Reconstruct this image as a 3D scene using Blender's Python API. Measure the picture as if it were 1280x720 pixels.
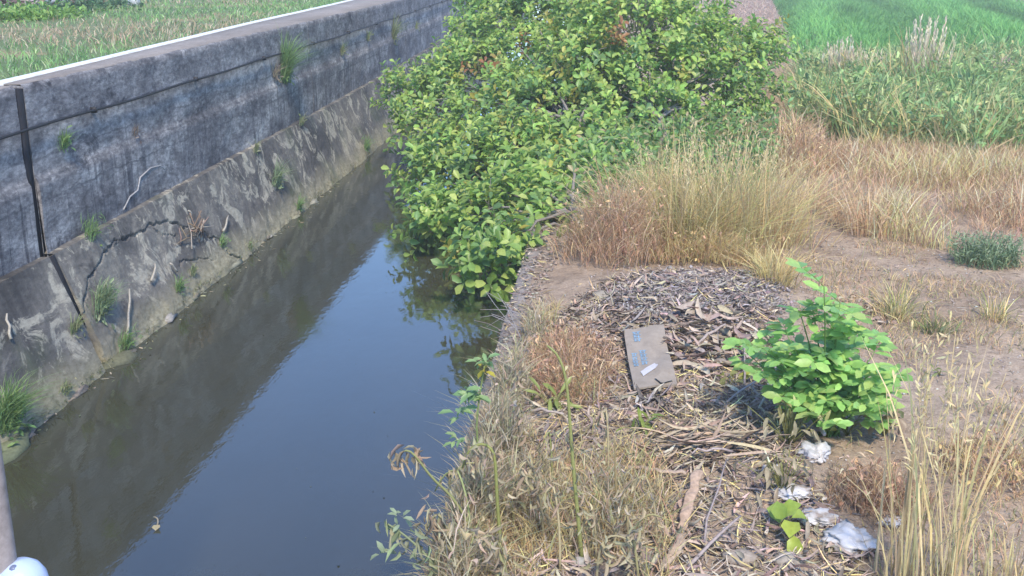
import bpy, math, random
import numpy as np
from mathutils import Vector, Matrix, noise as mnoise

for o in list(bpy.data.objects):
    bpy.data.objects.remove(o, do_unlink=True)
scene = bpy.context.scene
COL = scene.collection
rng = np.random.default_rng(7)
random.seed(7)

# ------------------------------------------------------------------ camera
F_PX, VPX, VPY, CAM_H = 1400.0, 774.0, -60.0, 4.0
PITCH = math.atan((360 - VPY) / F_PX)
YAW = math.atan((VPX - 640) / F_PX * math.cos(PITCH))
cam_d = bpy.data.cameras.new('camera')
cam_d.sensor_width = 36.0
cam_d.lens = 36.0 * F_PX / 1280.0
cam_d.clip_start = 0.05
cam_d.clip_end = 3000
cam = bpy.data.objects.new('camera', cam_d)
COL.objects.link(cam)
cam.location = (0, 0, CAM_H)
cam.rotation_euler = (math.pi / 2 - PITCH, 0, YAW)
scene.camera = cam

# ------------------------------------------------------------------ sky, sun, exposure
SUN_EL, SUN_AZ = math.radians(50), math.radians(166)      # azimuth from +Y towards +X
world = bpy.data.worlds.new('World')
scene.world = world
world.use_nodes = True
wn = world.node_tree
sky = wn.nodes.new('ShaderNodeTexSky')
sky.sky_type = 'NISHITA'
sky.sun_disc = False
sky.sun_elevation = SUN_EL
sky.sun_rotation = SUN_AZ
sky.air_density = 1.0
sky.dust_density = 0.1
sky.ozone_density = 6.0
bg = wn.nodes['Background']
bg.inputs['Strength'].default_value = 0.15
wn.links.new(sky.outputs['Color'], bg.inputs['Color'])
sun_d = bpy.data.lights.new('sun', 'SUN')
sun_d.energy = 2.3
sun_d.angle = math.radians(7.0)
sun_d.color = (1.0, 0.90, 0.73)
sun = bpy.data.objects.new('sun', sun_d)
COL.objects.link(sun)
to_sun = Vector((math.sin(SUN_AZ) * math.cos(SUN_EL), math.cos(SUN_AZ) * math.cos(SUN_EL), math.sin(SUN_EL)))
sun.rotation_euler = to_sun.to_track_quat('Z', 'Y').to_euler()
sun.location = to_sun * 60
vs = scene.view_settings
vs.view_transform = 'Standard'
vs.look = 'None'
vs.exposure = 1.25
vs.gamma = 1.0
scene.render.engine = 'CYCLES'
scene.cycles.max_bounces = 6
scene.cycles.diffuse_bounces = 3
scene.cycles.glossy_bounces = 3
scene.cycles.transmission_bounces = 4
scene.cycles.use_denoising = True
scene.cycles.use_adaptive_sampling = False

# ------------------------------------------------------------------ helpers: rays and ground
cF = np.array([-math.sin(YAW) * math.cos(PITCH), math.cos(YAW) * math.cos(PITCH), -math.sin(PITCH)])
cR = np.array([math.cos(YAW), math.sin(YAW), 0.0])
cU = np.cross(cR, cF)
C0 = np.array([0, 0, CAM_H])


def ray(x, y):
    return cF + cR * (x - 640) / F_PX - cU * (y - 360) / F_PX


def at_z(x, y, z):
    r = ray(x, y)
    return C0 + r * (z - CAM_H) / r[2]


def at_y(x, y, Y):
    r = ray(x, y)
    return C0 + r * Y / r[1]


def on_plane(x, y, p, n):
    r = ray(x, y)
    n = np.array(n, float)
    return C0 + r * (((np.array(p, float) - C0) @ n) / (r @ n))


def hash2(ix, iy, s):
    v = np.sin(ix * 127.1 + iy * 311.7 + s * 74.7) * 43758.5453
    return v - np.floor(v)


def vnoise(x, y, s=0):
    x = np.asarray(x, float); y = np.asarray(y, float)
    ix, iy = np.floor(x), np.floor(y)
    fx, fy = x - ix, y - iy
    fx = fx * fx * (3 - 2 * fx); fy = fy * fy * (3 - 2 * fy)
    a = hash2(ix, iy, s); b = hash2(ix + 1, iy, s); c = hash2(ix, iy + 1, s); d = hash2(ix + 1, iy + 1, s)
    return (a + (b - a) * fx) * (1 - fy) + (c + (d - c) * fx) * fy


def fbm(x, y, s=0, octv=4):
    t, a, n = 0, 0.5, 0
    for k in range(octv):
        t = t + a * vnoise(np.asarray(x) * 2 ** k + 13.3 * k, np.asarray(y) * 2 ** k, s + k)
        n += a; a *= 0.5
    return t / n


GZ = 0.70
_mc = at_z(858, 398, GZ)[:2]
_m2 = at_z(880, 585, GZ)[:2]


def gh(x, y):
    """ground height of the right bank"""
    x = np.asarray(x, float); y = np.asarray(y, float)
    h = GZ + 0.10 * (fbm(x * .35, y * .35, 3) - .5) + 0.05 * (fbm(x * 1.7, y * 1.7, 9) - .5)
    h = h + 0.24 * np.exp(-((x - _mc[0]) / .85) ** 2 - ((y - _mc[1]) / 1.15) ** 2)
    h = h + 0.10 * np.exp(-((x - _m2[0]) / .8) ** 2 - ((y - _m2[1]) / .7) ** 2)
    near = np.clip((x + .82) / .5, 0, 1)
    h = (GZ + .01) * (1 - near) + h * near
    far = np.clip((y - 22) / 15, 0, 1)
    return h - far * .12


def G(x, y, lift=0.0):
    z = GZ
    for _ in range(12):
        p = at_z(x, y, z)
        z = .5 * z + .5 * float(gh(p[0], p[1]))
    return np.array([p[0], p[1], float(gh(p[0], p[1])) + lift])


def in_poly(px, py, poly):
    poly = np.asarray(poly)[:, :2]
    inside = np.zeros(len(px), bool)
    j = len(poly) - 1
    for i in range(len(poly)):
        xi, yi = poly[i]; xj, yj = poly[j]
        c = ((yi > py) != (yj > py)) & (px < (xj - xi) * (py - yi) / (yj - yi + 1e-12) + xi)
        inside ^= c
        j = i
    return inside


def scatter(poly, n, z=None):
    """n points over a polygon on the bank"""
    poly = np.asarray(poly)[:, :2]
    lo, hi = poly.min(0), poly.max(0)
    out = np.zeros((0, 2))
    while len(out) < n:
        p = lo + rng.random((n * 2, 2)) * (hi - lo)
        out = np.vstack([out, p[in_poly(p[:, 0], p[:, 1], poly)]])
    out = out[:n]
    zz = gh(out[:, 0], out[:, 1]) if z is None else np.full(n, z)
    return np.column_stack([out, zz])


def blob(c, rx, ry, n, z=None):
    a = rng.random(n) * 2 * math.pi
    r = np.sqrt(rng.random(n))
    x = c[0] + np.cos(a) * r * rx
    y = c[1] + np.sin(a) * r * ry
    return np.column_stack([x, y, gh(x, y) if z is None else np.full(n, z)])


def nrm(v):
    return v / np.maximum(np.linalg.norm(v, axis=-1, keepdims=True), 1e-9)


def tint(n, cols, var=.15, wts=None):
    cols = np.asarray(cols, float)
    k = rng.choice(len(cols), n, p=wts)
    c = cols[k] * (1 + var * rng.standard_normal((n, 1))) * (1 + var * .3 * rng.standard_normal((n, 3)))
    return np.clip(c, .01, .95)


# ------------------------------------------------------------------ helpers: mesh collecting
class Geo:
    def __init__(s):
        s.V, s.C, s.T, s.Q, s.n = [], [], [], [], 0

    def add(s, V, tris=None, quads=None, col=(.5, .5, .5)):
        V = np.asarray(V, float).reshape(-1, 3)
        col = np.asarray(col, float)
        if col.ndim == 1:
            col = np.tile(col, (len(V), 1))
        s.V.append(V); s.C.append(col)
        if tris is not None and len(tris): s.T.append(np.asarray(tris, int) + s.n)
        if quads is not None and len(quads): s.Q.append(np.asarray(quads, int) + s.n)
        s.n += len(V)
        return s

    def build(s, name, mat, parent=None, origin=(0, 0, 0), smooth=False):
        V = np.vstack(s.V) - np.asarray(origin, float)
        Cc = np.vstack(s.C)
        T = np.vstack(s.T) if s.T else np.zeros((0, 3), int)
        Q = np.vstack(s.Q) if s.Q else np.zeros((0, 4), int)
        me = bpy.data.meshes.new(name)
        me.vertices.add(len(V)); me.vertices.foreach_set('co', V.astype(np.float32).ravel())
        loops = np.concatenate([T.ravel(), Q.ravel()]).astype(np.int32)
        me.loops.add(len(loops)); me.loops.foreach_set('vertex_index', loops)
        tot = np.concatenate([np.full(len(T), 3), np.full(len(Q), 4)]).astype(np.int32)
        st = np.concatenate([[0], np.cumsum(tot)[:-1]]).astype(np.int32)
        me.polygons.add(len(tot)); me.polygons.foreach_set('loop_start', st)
        me.update(calc_edges=True)
        a = me.color_attributes.new('Col', 'FLOAT_COLOR', 'POINT')
        a.data.foreach_set('color', np.column_stack([Cc, np.ones(len(Cc))]).astype(np.float32).ravel())
        if smooth:
            me.polygons.foreach_set('use_smooth', np.ones(len(tot), bool))
        me.validate()
        me.materials.append(M[mat])
        o = bpy.data.objects.new(name, me)
        COL.objects.link(o)
        if parent is not None:
            o.parent = parent
        else:
            o.location = origin
        return o


def blades(g, pos, h, w, lean, col, az=None, curl=1.9, drop=.35):
    n = len(pos)
    h = np.broadcast_to(h, n); w = np.broadcast_to(w, n); lean = np.broadcast_to(lean, n)
    if az is None: az = rng.random(n) * 2 * math.pi
    d = np.column_stack([np.cos(az), np.sin(az), np.zeros(n)])
    fa = rng.random(n) * math.pi
    sd = np.column_stack([np.cos(fa), np.sin(fa), np.zeros(n)])
    V = np.zeros((n, 7, 3))
    for k, (t, ww) in enumerate(((0, .7), (.42, 1), (.76, .7), (1, 0))):
        c = pos + d * (lean * h * t ** curl)[:, None]
        c[:, 2] += h * (t - drop * lean * t * t)
        if k < 3:
            V[:, 2 * k] = c - sd * (w * ww / 2)[:, None]
            V[:, 2 * k + 1] = c + sd * (w * ww / 2)[:, None]
        else:
            V[:, 6] = c
    b = (np.arange(n) * 7)[:, None]
    q = np.vstack([b + [0, 1, 3, 2], b + [2, 3, 5, 4]])
    g.add(V, b + [4, 5, 6], q, np.repeat(col, 7, axis=0))


LEAF_T = [[0, 2, 3], [0, 3, 1], [3, 5, 6], [3, 6, 4]]
LEAF_Q = [[3, 2, 5, 3]]


def leaves(g, pos, d, up, L, W, col, w1=.75, w2=1.0, fold=.25, droop=.12):
    """folded leaves: midrib 0, 3, 6; sides 1,2 and 4,5"""
    n = len(pos)
    L = np.broadcast_to(L, n)[:, None]; W = np.broadcast_to(W, n)[:, None]
    d = nrm(d)
    s = nrm(np.cross(d, up) + 1e-6)
    u = nrm(np.cross(s, d))
    V = np.zeros((n, 7, 3))
    V[:, 0] = pos
    for k, (t, ww) in ((1, (.32, w1)), (4, (.72, w2))):
        c = pos + d * L * t + u * W * fold - u * L * droop * t * t
        V[:, k] = c - s * W * ww / 2
        V[:, k + 1] = c + s * W * ww / 2
    V[:, 3] = pos + d * L * .5 - u * L * droop * .25
    V[:, 6] = pos + d * L - u * L * droop
    b = (np.arange(n) * 7)[:, None]
    t = np.vstack([b + [0, 2, 3], b + [0, 3, 1], b + [3, 5, 6], b + [3, 6, 4], b + [3, 2, 5], b + [3, 4, 1]])
    g.add(V, t, None, np.repeat(col, 7, axis=0))


def tube(g, pts, r, col, sides=6):
    pts = np.asarray(pts, float)
    n = len(pts)
    r = np.broadcast_to(r, n)
    tan = nrm(np.gradient(pts, axis=0))
    ref = np.array([0, 0, 1.0]) if abs(tan[:, 2]).mean() < .85 else np.array([1.0, 0, 0])
    a = nrm(np.cross(tan, ref)); b = np.cross(tan, a)
    th = np.arange(sides) / sides * 2 * math.pi
    V = pts[:, None] + (a[:, None] * np.cos(th)[None, :, None] + b[:, None] * np.sin(th)[None, :, None]) * r[:, None, None]
    q = []
    for i in range(n - 1):
        for k in range(sides):
            k2 = (k + 1) % sides
            q.append([i * sides + k, i * sides + k2, (i + 1) * sides + k2, (i + 1) * sides + k])
    V = np.vstack([V.reshape(-1, 3), pts[:1], pts[-1:]])
    e = n * sides
    t = [[e, (k + 1) % sides, k] for k in range(sides)] + [[e + 1, (n - 1) * sides + k, (n - 1) * sides + (k + 1) % sides] for k in range(sides)]
    g.add(V, t, q, col)


def bez(a, b, c, n=8):
    t = np.linspace(0, 1, n)[:, None]
    return (1 - t) ** 2 * np.asarray(a) + 2 * t * (1 - t) * np.asarray(b) + t * t * np.asarray(c)


def wob(pts, amp):
    pts = np.array(pts, float)
    k = rng.standard_normal(pts.shape) * amp
    k[0] = 0
    return pts + k


def strips(g, pos, L, W, col, az=None, tilt=.25, curl=.5, cup=.35):
    """curled dry strips (husks, dead leaves): 5 cross rows of 3 points"""
    n = len(pos)
    L = np.broadcast_to(L, n); W = np.broadcast_to(W, n)
    if az is None: az = rng.random(n) * 2 * math.pi
    el = rng.normal(0, tilt, n)
    d = np.column_stack([np.cos(az) * np.cos(el), np.sin(az) * np.cos(el), np.sin(el)])
    roll = rng.normal(0, .6, n)
    s0 = nrm(np.cross(d, [0, 0, 1.0])); u0 = np.cross(s0, d)
    s = s0 * np.cos(roll)[:, None] + u0 * np.sin(roll)[:, None]
    u = np.cross(s, d)
    k = rng.normal(0, curl, n); k2 = rng.normal(0, curl * .8, n)
    V = np.zeros((n, 15, 3))
    for i, (t, ww) in enumerate(((-.5, .3), (-.25, .9), (0, 1), (.25, .85), (.5, .15))):
        c = pos + d * (L * t)[:, None] + u * (L * k * t * t)[:, None] + s * (L * k2 * t * t)[:, None]
        V[:, i * 3] = c - s * (W * ww / 2)[:, None] + u * (W * cup * ww)[:, None]
        V[:, i * 3 + 1] = c
        V[:, i * 3 + 2] = c + s * (W * ww / 2)[:, None] + u * (W * cup * ww)[:, None]
    b = (np.arange(n) * 15)[:, None]
    q = []
    for i in range(4):
        for j in range(2):
            q.append(b + [i * 3 + j, i * 3 + j + 1, i * 3 + j + 4, i * 3 + j + 3])
    g.add(V, None, np.vstack(q), np.repeat(col, 15, axis=0))


OCT = np.array([[1, 0, 0], [0, 1, 0], [-1, 0, 0], [0, -1, 0], [0, 0, 1], [0, 0, -1.]])
OCT_T = [[0, 1, 4], [1, 2, 4], [2, 3, 4], [3, 0, 4], [1, 0, 5], [2, 1, 5], [3, 2, 5], [0, 3, 5]]


def chips(g, pos, size, col, flat=.5):
    n = len(pos)
    size = np.broadcast_to(size, n)
    V = OCT[None] * (.6 + .8 * rng.random((n, 6, 1))) * size[:, None, None]
    V[:, :, 2] *= flat
    a = rng.random(n) * 6.28
    c, s = np.cos(a)[:, None], np.sin(a)[:, None]
    x = V[:, :, 0] * c - V[:, :, 1] * s; y = V[:, :, 0] * s + V[:, :, 1] * c
    V[:, :, 0] = x; V[:, :, 1] = y
    V += pos[:, None]
    b = (np.arange(n) * 6)[:, None]
    g.add(V, np.vstack([b + t for t in OCT_T]), None, np.repeat(col, 6, axis=0))


def box(g, x0, x1, y0, y1, z0, z1, col=(.5, .5, .5)):
    V = [[x, y, z] for z in (z0, z1) for y in (y0, y1) for x in (x0, x1)]
    g.add(V, None, [[0, 2, 3, 1], [4, 5, 7, 6], [0, 1, 5, 4], [2, 6, 7, 3], [0, 4, 6, 2], [1, 3, 7, 5]], col)


def rock(g, c, r, col, seed=0, rough=.35, sub=2):
    import bmesh
    bm = bmesh.new()
    bmesh.ops.create_icosphere(bm, subdivisions=sub, radius=1)
    V = np.array([v.co[:] for v in bm.verts])
    T = [[v.index for v in f.verts] for f in bm.faces]
    bm.free()
    k = np.array([mnoise.noise(Vector(v * 1.3 + seed * 7.1)) + .5 * mnoise.noise(Vector(v * 3.1 + seed * 3.7)) for v in V])
    V = V * (1 + rough * k)[:, None] * np.asarray(r)[None]
    g.add(V + np.asarray(c), T, None, col)


def thing(name, label, cat, loc=(0, 0, 0), group=None):
    o = bpy.data.objects.new(name, None)
    COL.objects.link(o)
    o.location = loc
    o.empty_display_size = .1
    return tag(o, label, cat, group)


def tag(o, label, cat, group=None):
    o['label'] = label
    o['category'] = cat
    if group: o['group'] = group
    return o


def kind(o, k, label=None):
    o['kind'] = k
    if label: o['label'] = label
    return o


# ------------------------------------------------------------------ materials
M = {}


def new_mat(name):
    m = bpy.data.materials.new(name)
    m.use_nodes = True
    nt = m.node_tree
    b = nt.nodes['Principled BSDF']
    M[name] = m
    return m, nt, b


def N(nt, t, **kw):
    n = nt.nodes.new(t)
    for k, v in kw.items():
        if k in n.inputs: n.inputs[k].default_value = v
        else: setattr(n, k, v)
    return n


def ramp(nt, src, stops):
    r = nt.nodes.new('ShaderNodeValToRGB')
    els = r.color_ramp.elements
    while len(els) < len(stops): els.new(.5)
    for e, (p, c) in zip(els, stops):
        e.position = p
        e.color = (*c, 1) if len(c) == 3 else c
    nt.links.new(src, r.inputs[0])
    return r.outputs['Color']


def mix(nt, f, a, b, mode='MIX'):
    m = nt.nodes.new('ShaderNodeMix')
    m.data_type = 'RGBA'
    m.blend_type = mode
    for sock, v in ((m.inputs[0], f), (m.inputs[6], a), (m.inputs[7], b)):
        if hasattr(v, 'is_linked'): nt.links.new(v, sock)
        elif isinstance(v, (int, float)): sock.default_value = v
        else: sock.default_value = (*v, 1)
    return m.outputs[2]


def noise_tex(nt, vec, scale, detail=5, rough=.6, dist=0.0):
    n = N(nt, 'ShaderNodeTexNoise', Scale=scale, Detail=detail, Roughness=rough, Distortion=dist)
    if vec is not None: nt.links.new(vec, n.inputs['Vector'])
    return n.outputs['Fac']


def pos_vec(nt, scale=(1, 1, 1)):
    g = nt.nodes.new('ShaderNodeNewGeometry')
    m = nt.nodes.new('ShaderNodeMapping')
    m.inputs['Scale'].default_value = scale
    nt.links.new(g.outputs['Position'], m.inputs['Vector'])
    return m.outputs['Vector']


def bump(nt, b, h, strength=.4, dist=.02):
    n = N(nt, 'ShaderNodeBump', Strength=strength, Distance=dist)
    nt.links.new(h, n.inputs['Height'])
    nt.links.new(n.outputs['Normal'], b.inputs['Normal'])


def plant_mat(name, trans=.3, rough=.5, spec=.35, vein=.25):
    m, nt, b = new_mat(name)
    a = N(nt, 'ShaderNodeVertexColor', layer_name='Col')
    nz = noise_tex(nt, pos_vec(nt), 40, 3)
    c = mix(nt, vein, a.outputs['Color'], ramp(nt, nz, [(.3, (.25, .25, .25)), (.7, (1, 1, 1))]), 'MULTIPLY')
    nt.links.new(c, b.inputs['Base Color'])
    b.inputs['Roughness'].default_value = rough
    b.inputs['Specular IOR Level'].default_value = spec
    if trans:
        t = nt.nodes.new('ShaderNodeBsdfTranslucent')
        nt.links.new(c, t.inputs['Color'])
        mx = N(nt, 'ShaderNodeMixShader', Fac=trans)
        nt.links.new(b.outputs[0], mx.inputs[1]); nt.links.new(t.outputs[0], mx.inputs[2])
        nt.links.new(mx.outputs[0], nt.nodes['Material Output'].inputs['Surface'])
    return m


plant_mat('leaf', .45, .40, .45)
plant_mat('grass', .3, .55, .3)
plant_mat('dry', .35, .8, .12)
plant_mat('litter', 0.0, .85, .12, .4)
plant_mat('bark', 0.0, .9, .1, .5)
plant_mat('stone', 0.0, .85, .2, .5)
plant_mat('plain', 0.0, .5, .4, .1)


def concrete(name, mode):
    m, nt, b = new_mat(name)
    p = pos_vec(nt)
    big = noise_tex(nt, pos_vec(nt, (1, .55, .8)), 1.1, 6, .62)
    fine = noise_tex(nt, pos_vec(nt, (1, .45, 1)), 24, 6, .72)
    streak = noise_tex(nt, pos_vec(nt, (1, 7.5, .42)), 1.7, 6, .68, .25)
    thin = noise_tex(nt, pos_vec(nt, (1, 22, .5)), 1.4, 4, .6, .2)
    if mode == 'wall':
        p2 = pos_vec(nt, (1, .5, 1))
        blotch = noise_tex(nt, p2, 1.7, 9, .72, .3)
        blot2 = noise_tex(nt, pos_vec(nt, (1, .5, 1)), 3.2, 9, .74, .4)
        sep = nt.nodes.new('ShaderNodeSeparateXYZ')
        nt.links.new(p, sep.inputs[0])
        zz = N(nt, 'ShaderNodeMath', operation='MULTIPLY_ADD'); zz.inputs[1].default_value = .18
        nt.links.new(blot2, zz.inputs[0]); nt.links.new(sep.outputs['Z'], zz.inputs[2])
        sc = N(nt, 'ShaderNodeMath', operation='MULTIPLY'); sc.inputs[1].default_value = .3
        nt.links.new(zz.outputs[0], sc.inputs[0])
        zh = sc.outputs[0]
        c = ramp(nt, blotch, [(.34, (.10, .095, .102)), (.46, (.17, .162, .17)), (.54, (.255, .243, .247)), (.64, (.42, .40, .395))])
        # pale salts in the middle pour, dark lichen on the top pour
        pale = ramp(nt, zh, [(.60, (0, 0, 0)), (.64, (1, 1, 1)), (.72, (1, 1, 1)), (.745, (0, 0, 0))])
        pale = mix(nt, 1.0, pale, ramp(nt, blot2, [(.42, (0, 0, 0)), (.60, (1, 1, 1))]), 'MULTIPLY')
        c = mix(nt, pale, c, ramp(nt, blotch, [(.4, (.21, .20, .203)), (.6, (.40, .38, .38))]))
        top = ramp(nt, zh, [(.725, (0, 0, 0)), (.74, (1, 1, 1))])
        c = mix(nt, top, c, ramp(nt, blot2, [(.35, (.12, .115, .122)), (.5, (.20, .19, .198)), (.62, (.29, .277, .28)), (.75, (.42, .40, .40))]))
        # runs of dark and pale water marks on the lower pour
        low = ramp(nt, zh, [(.54, (.75, .75, .75)), (.60, (.5, .5, .5)), (.66, (.12, .12, .12)), (.8, (.12, .12, .12))])
        runs = mix(nt, 1.0, ramp(nt, streak, [(.40, (1, 1, 1)), (.49, (0, 0, 0))]), low, 'MULTIPLY')
        msk = noise_tex(nt, pos_vec(nt, (1, .4, .25)), 1.3, 3, .5)
        runs = mix(nt, 1.0, runs, ramp(nt, msk, [(.40, (.15, .15, .15)), (.52, (1, 1, 1))]), 'MULTIPLY')
        c = mix(nt, runs, c, (.06, .058, .07))
        stain = noise_tex(nt, pos_vec(nt, (1, .5, 1)), 2.8, 9, .75, .5)
        c = mix(nt, ramp(nt, stain, [(.36, (.9, .9, .9)), (.45, (0, 0, 0))]), c, (.07, .068, .078))
        c = mix(nt, ramp(nt, stain, [(.60, (0, 0, 0)), (.68, (.7, .7, .7))]), c, (.42, .40, .39))
        runs2 = mix(nt, 1.0, ramp(nt, thin, [(.60, (0, 0, 0)), (.74, (.35, .35, .35))]), low, 'MULTIPLY')
        c = mix(nt, runs2, c, (.50, .49, .49))
        # cold joints between lifts
        for zc in (.535, .592, .655):
            ln = ramp(nt, zh, [(zc - .006, (0, 0, 0)), (zc, (.7, .7, .7)), (zc + .004, (0, 0, 0))])
            ln = mix(nt, 1.0, ln, ramp(nt, blotch, [(.40, (0, 0, 0)), (.48, (1, 1, 1))]), 'MULTIPLY')
            c = mix(nt, ln, c, (.07, .07, .08))
        mid_ = noise_tex(nt, pos_vec(nt, (1, .4, 1)), 9, 8, .78, .3)
        c = mix(nt, .75, c, ramp(nt, mid_, [(.33, (.42, .42, .45)), (.5, (1, 1, 1)), (.66, (1.5, 1.48, 1.45))]), 'MULTIPLY')
        c = mix(nt, .85, c, ramp(nt, fine, [(.3, (.4, .4, .42)), (.5, (.95, .95, .95)), (.7, (1.5, 1.5, 1.47))]), 'MULTIPLY')
    elif mode == 'slope':
        c = ramp(nt, big, [(.32, (.055, .052, .052)), (.47, (.10, .093, .09)), (.58, (.165, .152, .14)), (.72, (.28, .255, .215))])
        down = noise_tex(nt, pos_vec(nt, (1, 6, .5)), 1.6, 6, .7, .6)
        c = mix(nt, .4, c, ramp(nt, down, [(.35, (.5, .5, .53)), (.52, (1, 1, 1)), (.68, (1.7, 1.65, 1.5))]), 'MULTIPLY')
        lich = noise_tex(nt, pos_vec(nt, (1, .5, 1)), 7, 6, .75, .6)
        c = mix(nt, ramp(nt, lich, [(.57, (0, 0, 0)), (.68, (.45, .45, .45))]), c, (.32, .29, .245))
        crust = noise_tex(nt, p, 2.4, 7, .7, 1.0)
        c = mix(nt, ramp(nt, crust, [(.53, (0, 0, 0)), (.58, (.8, .8, .8))]), c, (.40, .365, .30))
        c = mix(nt, ramp(nt, crust, [(.30, (.8, .8, .8)), (.40, (0, 0, 0))]), c, (.055, .052, .056))
        c = mix(nt, .6, c, ramp(nt, fine, [(.3, (.45, .45, .46)), (.7, (1.45, 1.45, 1.4))]), 'MULTIPLY')
        sep = nt.nodes.new('ShaderNodeSeparateXYZ')
        nt.links.new(p, sep.inputs[0])
        wz = N(nt, 'ShaderNodeMath', operation='MULTIPLY_ADD')
        nt.links.new(fine, wz.inputs[0]); wz.inputs[1].default_value = .22
        nt.links.new(sep.outputs['Z'], wz.inputs[2])
        wz2 = N(nt, 'ShaderNodeMath', operation='MULTIPLY_ADD')
        nt.links.new(big, wz2.inputs[0]); wz2.inputs[1].default_value = .6
        nt.links.new(wz.outputs[0], wz2.inputs[2])
        silt = ramp(nt, wz2.outputs[0], [(.50, (1, 1, 1)), (.82, (0, 0, 0))])
        c = mix(nt, silt, c, ramp(nt, fine, [(.3, (.16, .14, .09)), (.6, (.33, .30, .21)), (.8, (.45, .42, .33))]))
        green = noise_tex(nt, p, .9, 4, .6)
        c = mix(nt, ramp(nt, green, [(.56, (0, 0, 0)), (.7, (.5, .5, .5))]), c, (.07, .095, .04))
    else:
        c = ramp(nt, big, [(.3, (.22, .19, .17)), (.6, (.31, .27, .245)), (.8, (.40, .355, .32))])
        c = mix(nt, .5, c, ramp(nt, fine, [(.3, (.5, .5, .5)), (.7, (1.2, 1.2, 1.2))]), 'MULTIPLY')
    nt.links.new(c, b.inputs['Base Color'])
    b.inputs['Roughness'].default_value = .9
    b.inputs['Specular IOR Level'].default_value = .2
    bump(nt, b, fine, .55, .015)
    return m


concrete('wall', 'wall')
concrete('slope', 'slope')
concrete('coping', 'cap')


def soil():
    m, nt, b = new_mat('soil')
    p = pos_vec(nt)
    a = noise_tex(nt, p, .8, 6, .6)
    f = noise_tex(nt, p, 9, 8, .72)
    ff = noise_tex(nt, p, 55, 4, .7)
    c = ramp(nt, a, [(.3, (.30, .225, .165)), (.5, (.40, .31, .235)), (.7, (.49, .39, .305))])
    c = mix(nt, .7, c, ramp(nt, f, [(.28, (.35, .33, .32)), (.5, (.95, .93, .92)), (.75, (1.35, 1.3, 1.25))]), 'MULTIPLY')
    c = mix(nt, .6, c, ramp(nt, ff, [(.3, (.45, .43, .42)), (.55, (1, 1, 1)), (.78, (1.5, 1.48, 1.45))]), 'MULTIPLY')
    v = N(nt, 'ShaderNodeTexVoronoi', Scale=26.0)
    nt.links.new(p, v.inputs['Vector'])
    c = mix(nt, ramp(nt, v.outputs['Distance'], [(.1, (.55, .55, .55)), (.22, (0, 0, 0))]), c, ramp(nt, f, [(.4, (.2, .17, .15)), (.6, (.55, .5, .46))]))
    nt.links.new(c, b.inputs['Base Color'])
    b.inputs['Roughness'].default_value = .95
    b.inputs['Specular IOR Level'].default_value = .1
    bump(nt, b, mix(nt, .5, f, ff), .9, .03)


soil()


def turf():
    m, nt, b = new_mat('turf')
    p = pos_vec(nt)
    a = noise_tex(nt, p, .35, 5, .6)
    f = noise_tex(nt, p, 12, 6, .7)
    c = ramp(nt, a, [(.38, (.10, .15, .055)), (.52, (.15, .18, .08)), (.62, (.27, .22, .12))])
    c = mix(nt, .6, c, ramp(nt, f, [(.3, (.5, .5, .45)), (.7, (1.3, 1.3, 1.2))]), 'MULTIPLY')
    nt.links.new(c, b.inputs['Base Color'])
    b.inputs['Roughness'].default_value = .95
    bump(nt, b, f, .8, .03)
    m, nt, b = new_mat('paddy_mud')
    f = noise_tex(nt, pos_vec(nt), 4, 6, .7)
    nt.links.new(ramp(nt, f, [(.3, (.06, .075, .04)), (.7, (.12, .13, .07))]), b.inputs['Base Color'])
    b.inputs['Roughness'].default_value = .8


turf()


def water():
    m, nt, b = new_mat('water')
    p = pos_vec(nt)
    mk = noise_tex(nt, pos_vec(nt, (1, .35, 1)), .9, 4, .5)
    nt.links.new(ramp(nt, mk, [(.3, (.044, .044, .028)), (.7, (.054, .052, .033))]), b.inputs['Base Color'])
    b.inputs['Roughness'].default_value = .03
    b.inputs['IOR'].default_value = 1.85
    b.inputs['Specular Tint'].default_value = (.35, .66, 1.0, 1)
    h1 = noise_tex(nt, pos_vec(nt, (1, .6, 1)), 1.6, 2, .5)
    h2 = noise_tex(nt, pos_vec(nt, (1.6, .7, 1)), 9, 3, .55)
    hm = mix(nt, .25, h1, h2)
    bump(nt, b, hm, .09, .05)


water()


def simple(name, col, rough=.5, spec=.4, var=.2, scale=8):
    m, nt, b = new_mat(name)
    f = noise_tex(nt, pos_vec(nt), scale, 5, .65)
    c = ramp(nt, f, [(.3, tuple(x * (1 - var) for x in col)), (.7, tuple(min(x * (1 + var), .95) for x in col))])
    nt.links.new(c, b.inputs['Base Color'])
    b.inputs['Roughness'].default_value = rough
    b.inputs['Specular IOR Level'].default_value = spec
    return m


simple('white_paint', (.72, .72, .70), .6, .3, .18, 6)
simple('rubber', (.022, .022, .026), .6, .3)
simple('filler', (.02, .02, .025), .8, .2)
simple('dome_plastic', (.42, .50, .70), .28, .5, .04)
simple('post_steel', (.28, .24, .23), .5, .4, .3, 20)
simple('bolt', (.12, .14, .22), .4, .5)
simple('kraft', (.29, .245, .205), .8, .12, .16, 9)
simple('print_blue', (.20, .31, .42), .8, .1, .3, 40)
simple('tag_white', (.50, .48, .50), .7, .2, .1, 25)
simple('pipe_white', (.75, .76, .78), .5, .4, .1)


def plastic():
    m, nt, b = new_mat('plastic')
    p = pos_vec(nt)
    f = noise_tex(nt, p, 14, 5, .7)
    g = noise_tex(nt, p, 5, 5, .65)
    c = ramp(nt, g, [(.44, (.50, .50, .53)), (.56, (.52, .49, .47)), (.66, (.33, .26, .21))])
    c = mix(nt, .4, c, ramp(nt, f, [(.3, (.55, .5, .47)), (.6, (1.1, 1.1, 1.12))]), 'MULTIPLY')
    nt.links.new(c, b.inputs['Base Color'])
    b.inputs['Roughness'].default_value = .45


plastic()

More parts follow.
